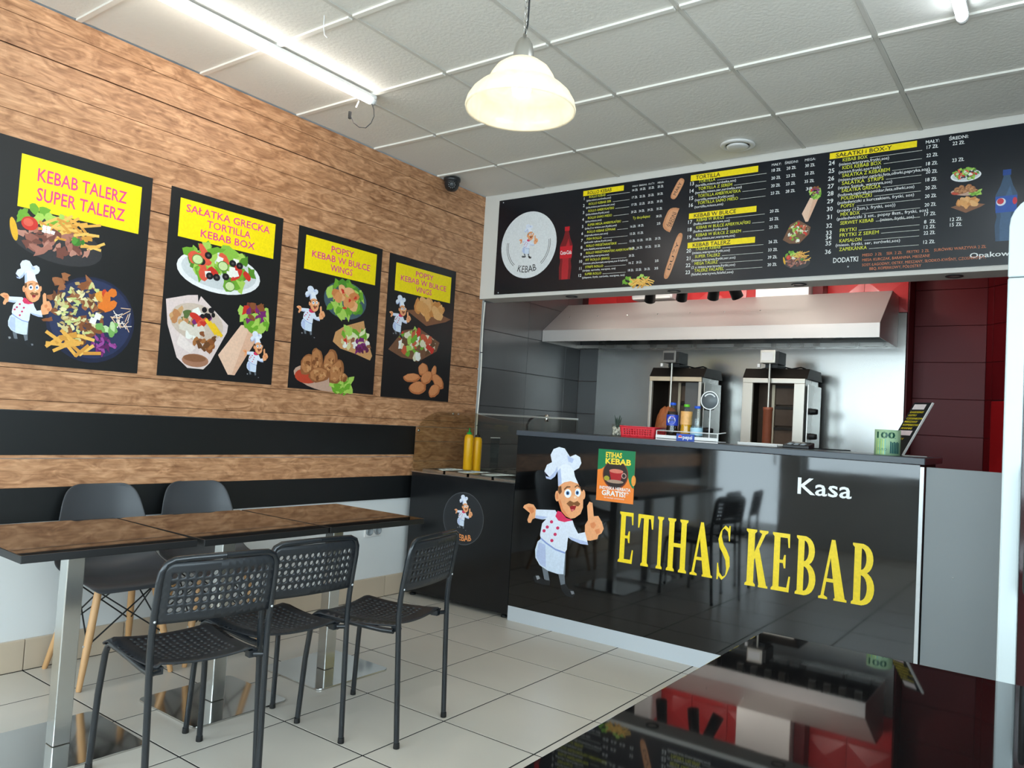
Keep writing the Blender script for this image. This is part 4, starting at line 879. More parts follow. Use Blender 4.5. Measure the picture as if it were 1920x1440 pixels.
PB(b, 'curved_glass', m_glass2, merge=True)
for x in (0.036, 0.929):
    b = MB(); b.prism(arc + [(4.69, 0.852)], 'x', x, x + 0.006); PB(b, 'end_glass', m_glass3)
PB(MB().box(0.04, 0.936, 4.686, 4.694, 1.268, 1.280), 'glass_rail', m_alu)
for y, z in ((4.02, 1.13), (4.38, 1.262), (4.44, 1.262)): PB(MB().lathe([(0, 0), (0.009, 0), (0.009, 0.006), (0, 0.006)], (0.043, y, z), 10, axis='x'), 'glass_clip', m_chrome)
p = Print((0, YC, 0), (1, 0, 0), (0, 0, 1), 0.0004); cu, cw, r = 0.534, 0.578, 0.172
p.ell(cu, cw, r, r, srgb(34, 36, 40), 0, 44); p.ring(cu, cw, r, r * 0.975, srgb(78, 80, 84)); chef(p, cu, cw - r * 0.48, r * 1.38)
p.text('KEBAB', cu + 0.01, cw - r * 0.84, r * 0.22, srgb(232, 148, 84), 'c', fit=r * 0.85, arc=r * 1.3, bold=0.02)
o = p.build('round_emblem', pr, m_gprint); o.location = -pr.location

# yellow squeeze bottles behind the guard
sb = []
for k, (px, lab, m) in enumerate(((876, 'yellow sauce bottle with green tip behind the glass guard', m_green), (892, 'yellow sauce bottle with dark tip behind the glass guard', m_black))):
    q = on(px, 881, 'z', 0.868)
    t = thing('sauce_bottle', lab, 'bottle', (q.x, q.y, 0.868 if q.y < 4.35 else 0.851), 0, 'sauce bottles on the prep counter')
    MB().lathe([(0, 0), (0.030, 0), (0.033, 0.006), (0.034, 0.22), (0.030, 0.243), (0.016, 0.255), (0.012, 0.258)], n=20).build('bottle_body', m_yel, t)
    MB().lathe([(0.019, 0.250), (0.019, 0.265), (0.008, 0.270), (0.003, 0.300), (0, 0.300)], n=14).build('nozzle', m, t)
# clear plastic tub beside them
q = on(916, 876, 'z', 0.851)
t = thing('plastic_tub', 'clear square tub beside the yellow sauce bottles', 'tub', (q.x, q.y, 0.851))
b = MB(); c4 = [(-0.05, -0.05), (0.05, -0.05), (0.05, 0.05), (-0.05, 0.05)]
for k in range(4): (xa, ya), (xb, yb) = c4[k], c4[(k + 1) % 4]; b.quad((xa, ya, 0), (xb, yb, 0), (xb * 1.1, yb * 1.1, 0.24), (xa * 1.1, ya * 1.1, 0.24))
b.add([(*q, 0) for q in c4], [(0, 1, 2, 3)]); b.build('tub_body', m_bottle, t, merge=True)
MB().tube([(0.056, 0.056, 0.24), (-0.056, 0.056, 0.24), (-0.056, -0.056, 0.24), (0.056, -0.056, 0.24), (0.056, 0.056, 0.24)], 0.003, 6).build('rim', m_wmet, t)

# ================================================================== TABLES
def make_table(label, loc, rz=0, w=0.645, d=0.580, h=0.740, lx=0, ly=0, group='square tables pushed together along the left wall'):
    t = thing('pedestal_table', label, 'table', loc, rz, group)
    b = MB().box(-w / 2, w / 2, -d / 2, d / 2, h - 0.026, h); b.mi = [1, 0, 1, 1, 1, 1]; b.build('table_top', [m_tabletop, m_tableedge], t, bevel=0.002)
    MB().box(-0.16, 0.16, -0.16, 0.16, h - 0.034, h - 0.0265).build('mounting_plate', m_black, t)
    MB().box(lx - 0.03, lx + 0.03, ly - 0.03, ly + 0.03, 0.0085, h - 0.0345).build('leg', m_leg, t, bevel=0.003)
    r = 0.03; q = 0.215; pts = []
    for cx, cy, a0 in ((q - r, q - r, 0), (-q + r, q - r, 90), (-q + r, -q + r, 180), (q - r, -q + r, 270)):
        for k in range(5): a = math.radians(a0 + 22.5 * k); pts.append((lx + cx + r * math.cos(a), ly + cy + r * math.sin(a)))
    MB().prism(pts, 'z', 0.0, 0.008).build('base_plate', m_chrome, t, bevel=0.0015)
    return t
make_table('glossy black square table nearest the viewer by the left wall', (0.866, 1.364, 0), -0.03, lx=0.02, ly=-0.006)
make_table('middle one of three joined glossy black tables by the wall', (0.890, 1.956, 0), -0.006, lx=0.0, ly=0.014)
make_table('glossy black table at the kitchen end of the joined row', (0.898, 2.546, 0), -0.012, lx=-0.004, ly=0.016)
make_table('large glossy black table in the right foreground', (3.135 + 0.45, 2.03 - 0.6, 0), 0, 0.9, 1.2, group='near tables')

# ================================================================== PERFORATED CHAIRS
def hole_sheet(S, nu, nv, solid, k=0.31):
    """sheet of cells, each with an octagonal hole unless solid(i,j)"""
    b = MB(); b.smooth = True; idx = {}
    def vid(u, v):
        key = (round(u, 5), round(v, 5))
        if key not in idx: idx[key] = len(b.v); b.v.append(Vector(S(u / nu, v / nv)))
        return idx[key]
    def face(l): b.f.append(l); b.mi.append(0); b.sm.append(True)
    for i in range(nu):
        for j in range(nv):
            ring = [vid(i + a, j + c) for a, c in ((1, 0.5), (1, 1), (0.5, 1), (0, 1), (0, 0.5), (0, 0), (0.5, 0), (1, 0))]
            if solid(i, j): face(ring); continue
            hole = [vid(i + 0.5 + k * math.cos(PI / 4 * m), j + 0.5 + k * math.sin(PI / 4 * m)) for m in range(8)]
            for m in range(8): face([ring[m], ring[(m + 1) % 8], hole[(m + 1) % 8], hole[m]])
    return b
def back_curve(z):          # how far the back post has moved backwards at height z
    pts = [(0.44, -0.200), (0.53, -0.200), (0.58, -0.206), (0.64, -0.217), (0.765, -0.236)]
    for (z0, y0), (z1, y1) in zip(pts[:-1], pts[1:]):
        if z <= z1: return y0 + (y1 - y0) * (z - z0) / (z1 - z0)
    return pts[-1][1]
def make_perf_chair(label, loc, rz):
    t = thing('perforated_chair', label, 'chair', loc, rz, 'black perforated chairs at the joined tables')
    for s in (-1, 1):
        MB().tube([(s * 0.180, -0.222, 0), (s * 0.184, -0.208, 0.30), (s * 0.187, -0.200, 0.48), (s * 0.188, -0.203, 0.545), (s * 0.188, back_curve(0.60), 0.60), (s * 0.187, back_curve(0.70), 0.70),
                   (s * 0.184, back_curve(0.735), 0.735), (s * 0.172, back_curve(0.758), 0.758), (s * 0.150, back_curve(0.768), 0.768), (s * 0.10, back_curve(0.770) - 0.008, 0.771), (0, back_curve(0.772) - 0.016, 0.773)], 0.0105, 10).build('back_leg', m_tube, t)
        MB().tube([(s * 0.187, 0.235, 0), (s * 0.180, 0.222, 0.25), (s * 0.172, 0.210, 0.385), (s * 0.168, 0.200, 0.412), (s * 0.168, 0.175, 0.424), (s * 0.168, 0.10, 0.424), (s * 0.170, -0.12, 0.418), (s * 0.170, -0.17, 0.420)], 0.0105, 10).build('front_leg', m_tube, t)
    for s in (-1, 1): MB().tube([(s * 0.150, -0.185, 0.428), (s * 0.184, -0.200, 0.426)], 0.0085, 8).build('seat_stub', m_tube, t)
    def SB(u, v):
        z = 0.575 + 0.185 * v; w = 0.183 if v < 0.9 else 0.183 - 0.022 * (v - 0.9) / 0.1
        x = (u - 0.5) * 2 * w; return (x, back_curve(z) - 0.016 * (1 - (2 * u - 1) ** 2), z)
    hole_sheet(SB, 15, 7, lambda i, j: i in (0, 14) or j in (0, 6), 0.33).build('backrest', m_chair, t, solid=0.006)
    def SS(u, v):
        x = (u - 0.5) * 2 * (0.168 + 0.016 * v); y = -0.185 + 0.392 * v
        z = 0.432 + 0.016 * (2 * u - 1) ** 2 - 0.012 * math.sin(PI * v) + 0.004
        if v > 0.88: z -= 0.020 * ((v - 0.88) / 0.12) ** 2
        if u < 0.04 or u > 0.96: z -= 0.012
        return (x, y, z)
    hole_sheet(SS, 15, 14, lambda i, j: i in (0, 1, 13, 14) or j in (0, 1, 12, 13), 0.27).build('seat', m_chair, t, solid=0.006)
    for s in (-1, 1):
        MB().lathe([(0, 0), (0.012, 0.0), (0.0125, 0.004), (0.0115, 0.02)], (s * 0.187, 0.235, -0.0), 10).build('foot_cap', m_black, t)
        MB().lathe([(0, 0), (0.012, 0.0), (0.0125, 0.004), (0.0115, 0.02)], (s * 0.180, -0.222, -0.0), 10).build('foot_cap', m_black, t)
        MB().lathe([(0, -0.013), (0.004, -0.012), (0.004, 0)], (s * 0.188, back_curve(0.585), 0.585), 8, axis='y').build('screw', m_alu, t)
        MB().box(s * 0.15 - 0.012, s * 0.15 + 0.012, -0.185, -0.155, 0.416, 0.438).build('seat_clip', m_chair, t)
    return t
def heading_rz(fx, fy): return math.atan2(fy, fx) - PI / 2
make_perf_chair('black perforated chair nearest the viewer at the left tables', (1.404, 1.492, 0), heading_rz(-0.99, 0.148))
make_perf_chair('middle black perforated chair at the left tables', (1.345, 1.890, 0), heading_rz(-0.998, 0.06))
make_perf_chair('black perforated chair nearest the counter, turned slightly sideways', (1.503, 2.296, 0), heading_rz(-0.977, -0.209))

# ================================================================== SHELL CHAIRS
def make_shell_chair(label, loc, rz):
    t = thing('shell_chair', label, 'chair', loc, rz, 'charcoal shell chairs against the left wall')
    prof = [(0.232, 0.405, 0.165, 0.0), (0.222, 0.428, 0.205, 0.008), (0.16, 0.438, 0.222, 0.018), (0.07, 0.428, 0.232, 0.036), (-0.03, 0.420, 0.236, 0.056), (-0.105, 0.430, 0.234, 0.070),
            (-0.158, 0.470, 0.228, 0.078), (-0.182, 0.54, 0.218, 0.072), (-0.198, 0.63, 0.205, 0.055), (-0.210, 0.72, 0.188, 0.040), (-0.219, 0.785, 0.168, 0.028), (-0.223, 0.815, 0.138, 0.020), (-0.224, 0.826, 0.10, 0.014)]
    n = 10; vs = []
    for i, (y, z, w, e) in enumerate(prof):
        a, c = prof[max(i - 1, 0)], prof[min(i + 1, len(prof) - 1)]
        ty, tz = c[0] - a[0], c[1] - a[1]; l = math.hypot(ty, tz); ny, nz = tz / l, -ty / l    # normal towards the sitter
        for k in range(n + 1):
            s = -1 + 2 * k / n; f = abs(s) ** 2.6
            vs.append((w * (s if abs(s) < 1 else s), y + ny * e * f, z + nz * e * f))
    b = MB(); b.add(vs, [(i * (n + 1) + k, i * (n + 1) + k + 1, (i + 1) * (n + 1) + k + 1, (i + 1) * (n + 1) + k) for i in range(len(prof) - 1) for k in range(n)], True)
    b.build('seat_shell', m_shell, t, subsurf=2, solid=0.008)
    tops, feet = {}, {}
    for sx in (-1, 1):
        for sy in (-1, 1):
            tp = Vector((sx * 0.125, 0.125 if sy > 0 else -0.085, 0.395)); ft = Vector((sx * (0.200 if sy > 0 else 0.185), 0.185 if sy > 0 else -0.205, 0.0))
            tops[sx, sy], feet[sx, sy] = tp, ft
            lg = MB().tube([ft, ft + (tp - ft) * 0.02, ft + (tp - ft) * 0.5, tp], [0.010, 0.0115, 0.0165, 0.0155], 12).build('leg', m_beech, t)
            mid = ft + (tp - ft) * 0.45
            MB().tube([mid + Vector((sx * 0.0185, 0, 0)), mid + Vector((-sx * 0.0185, 0, 0))], 0.005, 8).build('bolt', m_alu, lg)
    for sy in (-1, 1):
        for sx in (-1, 1):
            MB().tube([feet[sx, sy] + (tops[sx, sy] - feet[sx, sy]) * 0.45, tops[-sx, sy] + Vector((0, 0, 0.0))], 0.0035, 6).build('wire_brace', m_black, t)
    for sx in (-1, 1):
        for sy in (-1, 1):
            MB().tube([feet[sx, sy] + (tops[sx, sy] - feet[sx, sy]) * 0.45, tops[sx, -sy] + Vector((0, 0, 0.0))], 0.0035, 6).build('wire_brace', m_black, t)
    MB().box(-0.135, 0.135, 0.115, 0.135, 0.396, 0.404).box(-0.135, 0.135, -0.095, -0.075, 0.396, 0.404).box(-0.01, 0.01, -0.074, 0.114, 0.396, 0.404).build('seat_frame', m_black, t)
    return t
make_shell_chair('charcoal plastic shell chair with beech legs, nearer the viewer', (0.252, 1.845, 0), heading_rz(1, -0.04))
make_shell_chair('charcoal plastic shell chair with beech legs, nearer the kitchen', (0.262, 2.322, 0), heading_rz(1, -0.06))

# ================================================================== DRINKS FRIDGE AT THE RIGHT EDGE
fr = thing('drinks_fridge', 'tall pale fridge with rounded top at the right edge', 'fridge', (3.583, 2.95, 0))
def rr(x0, x1, z0, z1, r):
    pts = [(x0, z0), (x1, z0)]
    for cx, cz, a0 in ((x1 - r, z1 - r, 0), (x0 + r, z1 - r, 90)):
        for k in range(7): a = math.radians(a0 + 15 * k); pts.append((cx + r * math.cos(a), cz + r * math.sin(a)))
    return pts
MB().prism(rr(0, 0.68, 0.06, 2.07, 0.10), 'y', 0.05, 0.65).build('cabinet', m_fridge, fr, bevel=0.004)
b = MB(); b.box(0, 0.052, 0, 0.048, 0.06, 1.80).box(0.628, 0.68, 0, 0.048, 0.06, 1.80).box(0.0525, 0.6275, 0, 0.048, 0.06, 0.16)
b.build('door_frame', m_fridge, fr, bevel=0.006)
MB().prism(rr(0, 0.68, 1.802, 2.07, 0.10), 'y', 0, 0.048).build('canopy', m_fridge, fr, bevel=0.004)
MB().box(0.053, 0.627, 0.03, 0.036, 0.161, 1.799).build('door_glass', mat('fridge_dark_glass', srgb(52, 14, 18), 0.08), fr)
MB().tube([(0.075, -0.002, 0.8), (0.075, -0.035, 0.82), (0.075, -0.035, 1.18), (0.075, -0.002, 1.2)], 0.009).build('door_handle', m_black, fr)
for x in (0.06, 0.62):
    for y in (0.1, 0.6): MB().lathe([(0, 0), (0.025, 0), (0.025, 0.01), (0.012, 0.015), (0.012, 0.06)], (x, y, 0), 12).build('foot', m_black, fr)

# ================================================================== LIGHTS AND CEILING FITTINGS
def batten(label, x, y0, y1, m, cool):
    t = thing('led_batten', label, 'ceiling light', (x, (y0 + y1) / 2, H - 0.06), 0)
    L = (y1 - y0) / 2
    MB().box(-0.022, 0.022, -L, L, 0.035, 0.0545).build('housing', m_wmet, t, bevel=0.004)
    pts = [(0.021 * math.cos(a), 0.034 + 0.030 * math.sin(a)) for a in [PI + PI * k / 10 for k in range(11)]]
    MB().prism(pts, 'y', -L + 0.03, L - 0.03, True).build('diffuser', m, t)
    for s in (-1, 1):
        a, c = sorted((s * (L - 0.029), s * L)); MB().prism([(q[0] * 1.08, q[1]) for q in pts], 'y', a, c, True).build('end_cap', m_wmet, t)
    return t
lb = batten('lit white LED batten on the ceiling near the wood wall', 0.635, 1.36, 2.86, m_led, False)
batten('lit cool LED batten on the ceiling at the right', 3.375, 1.95, 3.42, m_ledc, True)
# loose wire hanging from the first batten
MB().tube([(0.0, 0.72, 0.03), (0.012, 0.74, -0.02), (0.018, 0.74, -0.06), (0.008, 0.73, -0.10), (-0.02, 0.72, -0.125), (-0.055, 0.705, -0.12), (-0.085, 0.69, -0.095), (-0.10, 0.68, -0.06), (-0.105, 0.675, -0.045)], 0.0025, 6).build('loose_wire', m_dark, lb)
MB().box(-0.108, -0.098, 0.668, 0.682, -0.075, -0.035).build('wire_connector', m_dark, lb)
MB().tube([(-0.055, 0.69, 0.02), (-0.07, 0.685, -0.015)], 0.004, 6).build('plug_tip', m_wmet, lb)
# pendant lamp
LPp = at(976, 199, 2.40)
pl = thing('pendant_lamp', 'lit frosted glass pendant lamp hanging on a chain', 'pendant lamp', (LPp.x, LPp.y, LPp.z))
R = 0.172
sh = [(0.030, 0.142), (0.058, 0.135), (0.082, 0.117), (0.097, 0.095), (0.106, 0.075), (0.114, 0.064), (0.134, 0.053), (0.154, 0.034), (0.167, 0.012), (R, -0.008), (R - 0.002, -0.016), (R - 0.008, -0.012), (0.160, 0.010), (0.148, 0.029), (0.130, 0.047), (0.110, 0.058), (0.100, 0.072), (0.091, 0.092), (0.077, 0.112), (0.055, 0.130), (0.030, 0.137)]
gm = bpy.data.materials.new('frosted_swirl_glass'); gm.use_nodes = True; nt = gm.node_tree; nt.nodes.remove(nt.nodes['Principled BSDF'])
tl = nt.nodes.new('ShaderNodeBsdfTranslucent'); tl.inputs[0].default_value = (0.95, 0.9, 0.78, 1); gl = nt.nodes.new('ShaderNodeBsdfGlossy'); gl.inputs['Roughness'].default_value = 0.1
tp = nt.nodes.new('ShaderNodeBsdfTransparent'); tp.inputs[0].default_value = (1, 0.95, 0.85, 1)
no = nt.nodes.new('ShaderNodeTexNoise'); no.inputs['Scale'].default_value = 9; no.inputs['Distortion'].default_value = 2.5; tcn = nt.nodes.new('ShaderNodeTexCoord'); nt.links.new(tcn.outputs['Object'], no.inputs['Vector'])
rp = nt.nodes.new('ShaderNodeMapRange'); rp.inputs['From Min'].default_value = 0.35; rp.inputs['From Max'].default_value = 0.65; rp.inputs['To Min'].default_value = 0.25; rp.inputs['To Max'].default_value = 0.05; nt.links.new(no.outputs['Fac'], rp.inputs[0])
m1 = nt.nodes.new('ShaderNodeMixShader'); df = nt.nodes.new('ShaderNodeBsdfDiffuse'); df.inputs[0].default_value = (0.95, 0.88, 0.74, 1)
m0 = nt.nodes.new('ShaderNodeMixShader'); m0.inputs[0].default_value = 0.5; nt.links.new(tl.outputs[0], m0.inputs[1]); nt.links.new(df.outputs[0], m0.inputs[2])
nt.links.new(rp.outputs[0], m1.inputs[0]); nt.links.new(m0.outputs[0], m1.inputs[1]); nt.links.new(tp.outputs[0], m1.inputs[2])
m2 = nt.nodes.new('ShaderNodeMixShader'); m2.inputs[0].default_value = 0.06; nt.links.new(m1.outputs[0], m2.inputs[1]); nt.links.new(gl.outputs[0], m2.inputs[2])
nt.links.new(m2.outputs[0], nt.nodes['Material Output'].inputs[0])
MB().lathe(sh, n=48).build('glass_shade', gm, pl)
MB().lathe([(0.034, 0.128), (0.034, 0.148), (0.032, 0.170), (0.026, 0.195), (0.016, 0.212), (0.006, 0.218), (0.006, 0.226), (0, 0.226)], n=24).build('lamp_cap', m_nickel, pl)
MB().lathe([(0, 0.025), (0.020, 0.030), (0.030, 0.048), (0.032, 0.062), (0.026, 0.085), (0.016, 0.105), (0.014, 0.128)], n=20).build('bulb', m_bulb, pl)
top = H - 0.006 - LPp.z; k = 0; z = 0.222
while z < top - 0.03:
    b = MB(); pts = [(0.006 * math.cos(a) if k % 2 == 0 else 0, 0 if k % 2 == 0 else 0.006 * math.cos(a), z + 0.013 + 0.013 * math.sin(a)) for a in [2 * PI * q / 12 for q in range(13)]]
    b.tube(pts, 0.0013, 6, False).build('chain_link', m_nickel, pl); z += 0.0215; k += 1
MB().tube([(0.0, 0.0, 0.222), (0.006, 0.004, 0.26), (0.012, -0.003, 0.32), (0.006, 0.004, 0.42), (0.010, 0, 0.6), (0.004, 0, top - 0.02)], 0.0028, 6).build('power_cord', m_black, pl)
MB().lathe([(0.05, top), (0.05, top - 0.012), (0.02, top - 0.03), (0, top - 0.03)], n=24).build('ceiling_rose', m_nickel, pl)
L = bpy.data.lights.new('pendant_bulb_light', 'POINT'); L.energy = 1.3; L.color = (1, 0.86, 0.66); L.shadow_soft_size = 0.03
o = bpy.data.objects.new('pendant_bulb_light', L); COL.objects.link(o); o.parent = pl; o.location = (0, 0, 0.015)
# round ceiling vent
q = on(1383, 270, 'z', H)
v = thing('ceiling_vent', 'round white air valve in the ceiling above the menu', 'vent', (q.x, q.y, H))
MB().lathe([(0.085, 0.0), (0.10, -0.003), (0.102, -0.009), (0.096, -0.014), (0.078, -0.018), (0.072, -0.012), (0.070, 0.002)], n=40).build('rim', m_wmet, v)
MB().lathe([(0.070, 0.001), (0, 0.001)], n=32).build('throat', m_dark, v)
MB().lathe([(0.0, -0.026), (0.05, -0.026), (0.062, -0.022), (0.064, -0.016), (0.055, -0.008), (0, -0.006)], n=32).build('valve_disc', m_wmet, v)
# security camera in the corner
q = on(848, 333, 'z', H)
v = thing('security_camera', 'small dark dome security camera at the ceiling edge', 'camera', (max(q.x, 0.075), q.y, H))
MB().lathe([(0, -0.005), (0.060, -0.005), (0.062, -0.018), (0.060, -0.03), (0.054, -0.034)], n=32).build('mount', m_dark, v)
b = MB(); b.lathe([(0.054, -0.030), (0.054, -0.055), (0.046, -0.080), (0.030, -0.096), (0.0, -0.102)], n=28); b.build('dome', m_dark, v)
d = (CAM - Vector(v.location)).normalized()
M0 = d.to_track_quat('Z', 'Y').to_matrix().to_4x4(); M0.translation = Vector((0, 0, -0.052))
b = MB(); b.M = M0; b.lathe([(0.028, 0.040), (0.028, 0.054), (0.018, 0.056), (0.016, 0.050), (0, 0.050)], n=24); b.build('lens_ring', m_black, v)
b = MB(); b.M = M0
for k in range(10): a = 2 * PI * k / 10; b.lathe([(0, 0.0575), (0.0025, 0.0565), (0.0025, 0.055)], (0.023 * math.cos(a), 0.023 * math.sin(a), 0), 6)
b.build('infrared_ring', m_alu, v)
# hook wire in the ceiling
q = on(608, 30, 'z', H)
tag(MB().tube([(q.x, q.y, H + 0.002), (q.x, q.y, H - 0.05), (q.x + 0.006, q.y + 0.004, H - 0.085), (q.x + 0.02, q.y + 0.01, H - 0.10)], 0.002, 6).build('hook_wire', m_wmet), 'thin bent wire hanging from a ceiling tile', 'wire')

# downlights in the header soffit
for k, x in enumerate((0.79, 1.59, 2.40, 3.22)):
    t = thing('downlight', ['recessed downlight in the beam above the prep counter end', 'recessed downlight in the beam above the first grill', 'recessed downlight in the beam above the hood end', 'recessed downlight in the beam above the gate'][k], 'downlight', (x, YH + 0.085, ZH), 0, 'downlights under the beam')
    MB().lathe([(0.030, 0.0), (0.044, -0.001), (0.044, -0.005), (0.030, -0.006), (0.028, 0.0)], n=24).build('ring', m_dark, t)
    MB().lathe([(0, -0.003), (0.029, -0.003)], n=20).build('lens', m_lightst, t)
# track of black spotlights inside the kitchen
tr = thing('spotlight_track', 'black spotlight rail with four heads inside the kitchen', 'spotlight', (1.35, 5.3, H - 0.07))
MB().box(-0.5, 0.65, -0.018, 0.018, -0.52, -0.49).build('rail', m_black, tr)
for x in (-0.42, 0.57): MB().tube([(x, 0, -0.49), (x, 0, 0.088)], 0.006, 8).build('rail_hanger', m_black, tr)
for k, x in enumerate((-0.215, 0.045, 0.29, 0.42)):
    b = MB(); b.M = Matrix.Translation((x, 0.02, -0.60)) @ Matrix.Rotation(0.35 if k != 3 else -0.3, 4, 'Y') @ Matrix.Rotation(0.5, 4, 'X')
    b.lathe([(0, 0.09), (0.030, 0.085), (0.036, 0.06), (0.042, -0.10), (0.036, -0.105), (0.034, -0.08), (0, -0.08)], n=20)
    h = b.build('spot_head', m_black, tr)
    MB().tube([(x, 0.0, -0.52), (x, 0.02, -0.56)], 0.008, 8).build('spot_arm', m_black, tr)
for x in (0.7, 1.45, 2.3):
    L = bpy.data.lights.new('kitchen_spot', 'SPOT'); L.energy = 8; L.spot_size = 2.0; L.spot_blend = 0.6; L.color = (1, 0.93, 0.84); L.shadow_soft_size = 0.05
    o = bpy.data.objects.new('kitchen_spot', L); COL.objects.link(o); o.parent = tr; o.location = (x - 1.35, 0.0, -0.42)
    o.rotation_euler = (math.radians(62), 0, 0)

# unseen batten added behind the beam to brighten hood and red tiles
t = thing('kitchen_batten', 'LED batten on the kitchen side of the beam', 'ceiling light', (1.75, YH + 0.2, 2.62))
MB().box(-0.75, 0.75, -0.0095, 0.012, -0.022, 0.022).build('housing', m_wmet, t, bevel=0.003)
MB().prism([(0.0125 + 0.03 * math.cos(a), 0.02 * math.sin(a)) for a in [-PI / 2 + PI * k / 10 for k in range(11)]], 'x', -0.73, 0.73, True).build('diffuser', m_hood_fill, t)

# ================================================================== EXTRACTOR HOOD
hd = thing('extractor_hood', 'long brushed steel extractor hood over the grills', 'extractor hood', (0.004, 5.556, 1.937))
HX = 2.694
P_ = [(0, 0), (0, 0.096), (0.389, 0.375), (0.631, 0.375), (0.631, 0)]
b = MB()
for i in (0, 1, 2): a, c = P_[i], P_[i + 1]; b.quad((0, a[0], a[1]), (HX, a[0], a[1]), (HX, c[0], c[1]), (0, c[0], c[1]))
b.build('canopy', m_hood, hd, solid=0.002, merge=True)
for x, n in ((0.0, 'end_panel'), (HX, 'end_panel')):
    MB().prism(P_, 'x', x + (-0.0005 if x else 0.0), x + (0.0035 if x else 0.0035)).build(n, m_hood, hd)
MB().box(0.004, HX - 0.002, 0.56, 0.629, 0.002, 0.03).build('drip_tray', m_steel, hd)
MB().box(0.004, HX - 0.002, 0.003, 0.03, 0.001, 0.012).build('front_gutter', m_steel, hd)
MB().box(0.006, HX - 0.004, 0.33, 0.627, 0.28, 0.29).build('inner_ceiling', m_sooty, hd)
for k in range(5):
    x0 = 0.08 + 0.53 * k
    f = MB().box(x0, x0 + 0.42, 0.44, 0.46, 0.06, 0.275).build('filter', m_sooty, hd)
    for j in range(4): MB().prism([(0.40, 0.06), (0.44, 0.06), (0.44, 0.28), (0.42, 0.28)], 'x', x0 + 0.03 + 0.105 * j, x0 + 0.075 + 0.105 * j).build('baffle', m_lightst, f)
for k in range(7): MB().lathe([(0, -0.002), (0.005, 0)], (0.15 + 0.28 * k, 0.19 - 0.0, 0.235), 8, axis='y').build('rivet', m_chrome, hd)
# exhaust duct, wall box and beam above the hood
tag(MB().box(1.72, 2.12, 5.96, 6.18, 2.3145, H + 0.018).build('exhaust_duct', mat('bright_duct', srgb(225, 225, 222), 0.4, 0.3)), 'bright exhaust duct rising from the hood to the ceiling', 'duct')
tag(MB().box(2.125, 2.20, 6.05, 6.18, 2.3145, H + 0.018).build('red_pipe_casing', m_redd), 'dark red boxed casing beside the exhaust duct', 'casing')
q0, q1 = on(1185, 565, 'y', 6.0), on(1262, 560, 'y', 6.0)
aq = thing('wall_air_unit', 'pale grey wall air unit high above the hood', 'air unit', ((q0.x + q1.x) / 2, 6.16, q1.z))
w = (q1.x - q0.x) / 2
MB().box(-w, w, -0.18, 0.02, 0.0, 0.30).build('casing', mat('air_unit_grey', srgb(206, 208, 208), 0.4), aq, bevel=0.02)
MB().box(-w * 0.9, w * 0.9, -0.183, -0.176, 0.005, 0.02).build('louvre', m_wmet, aq)

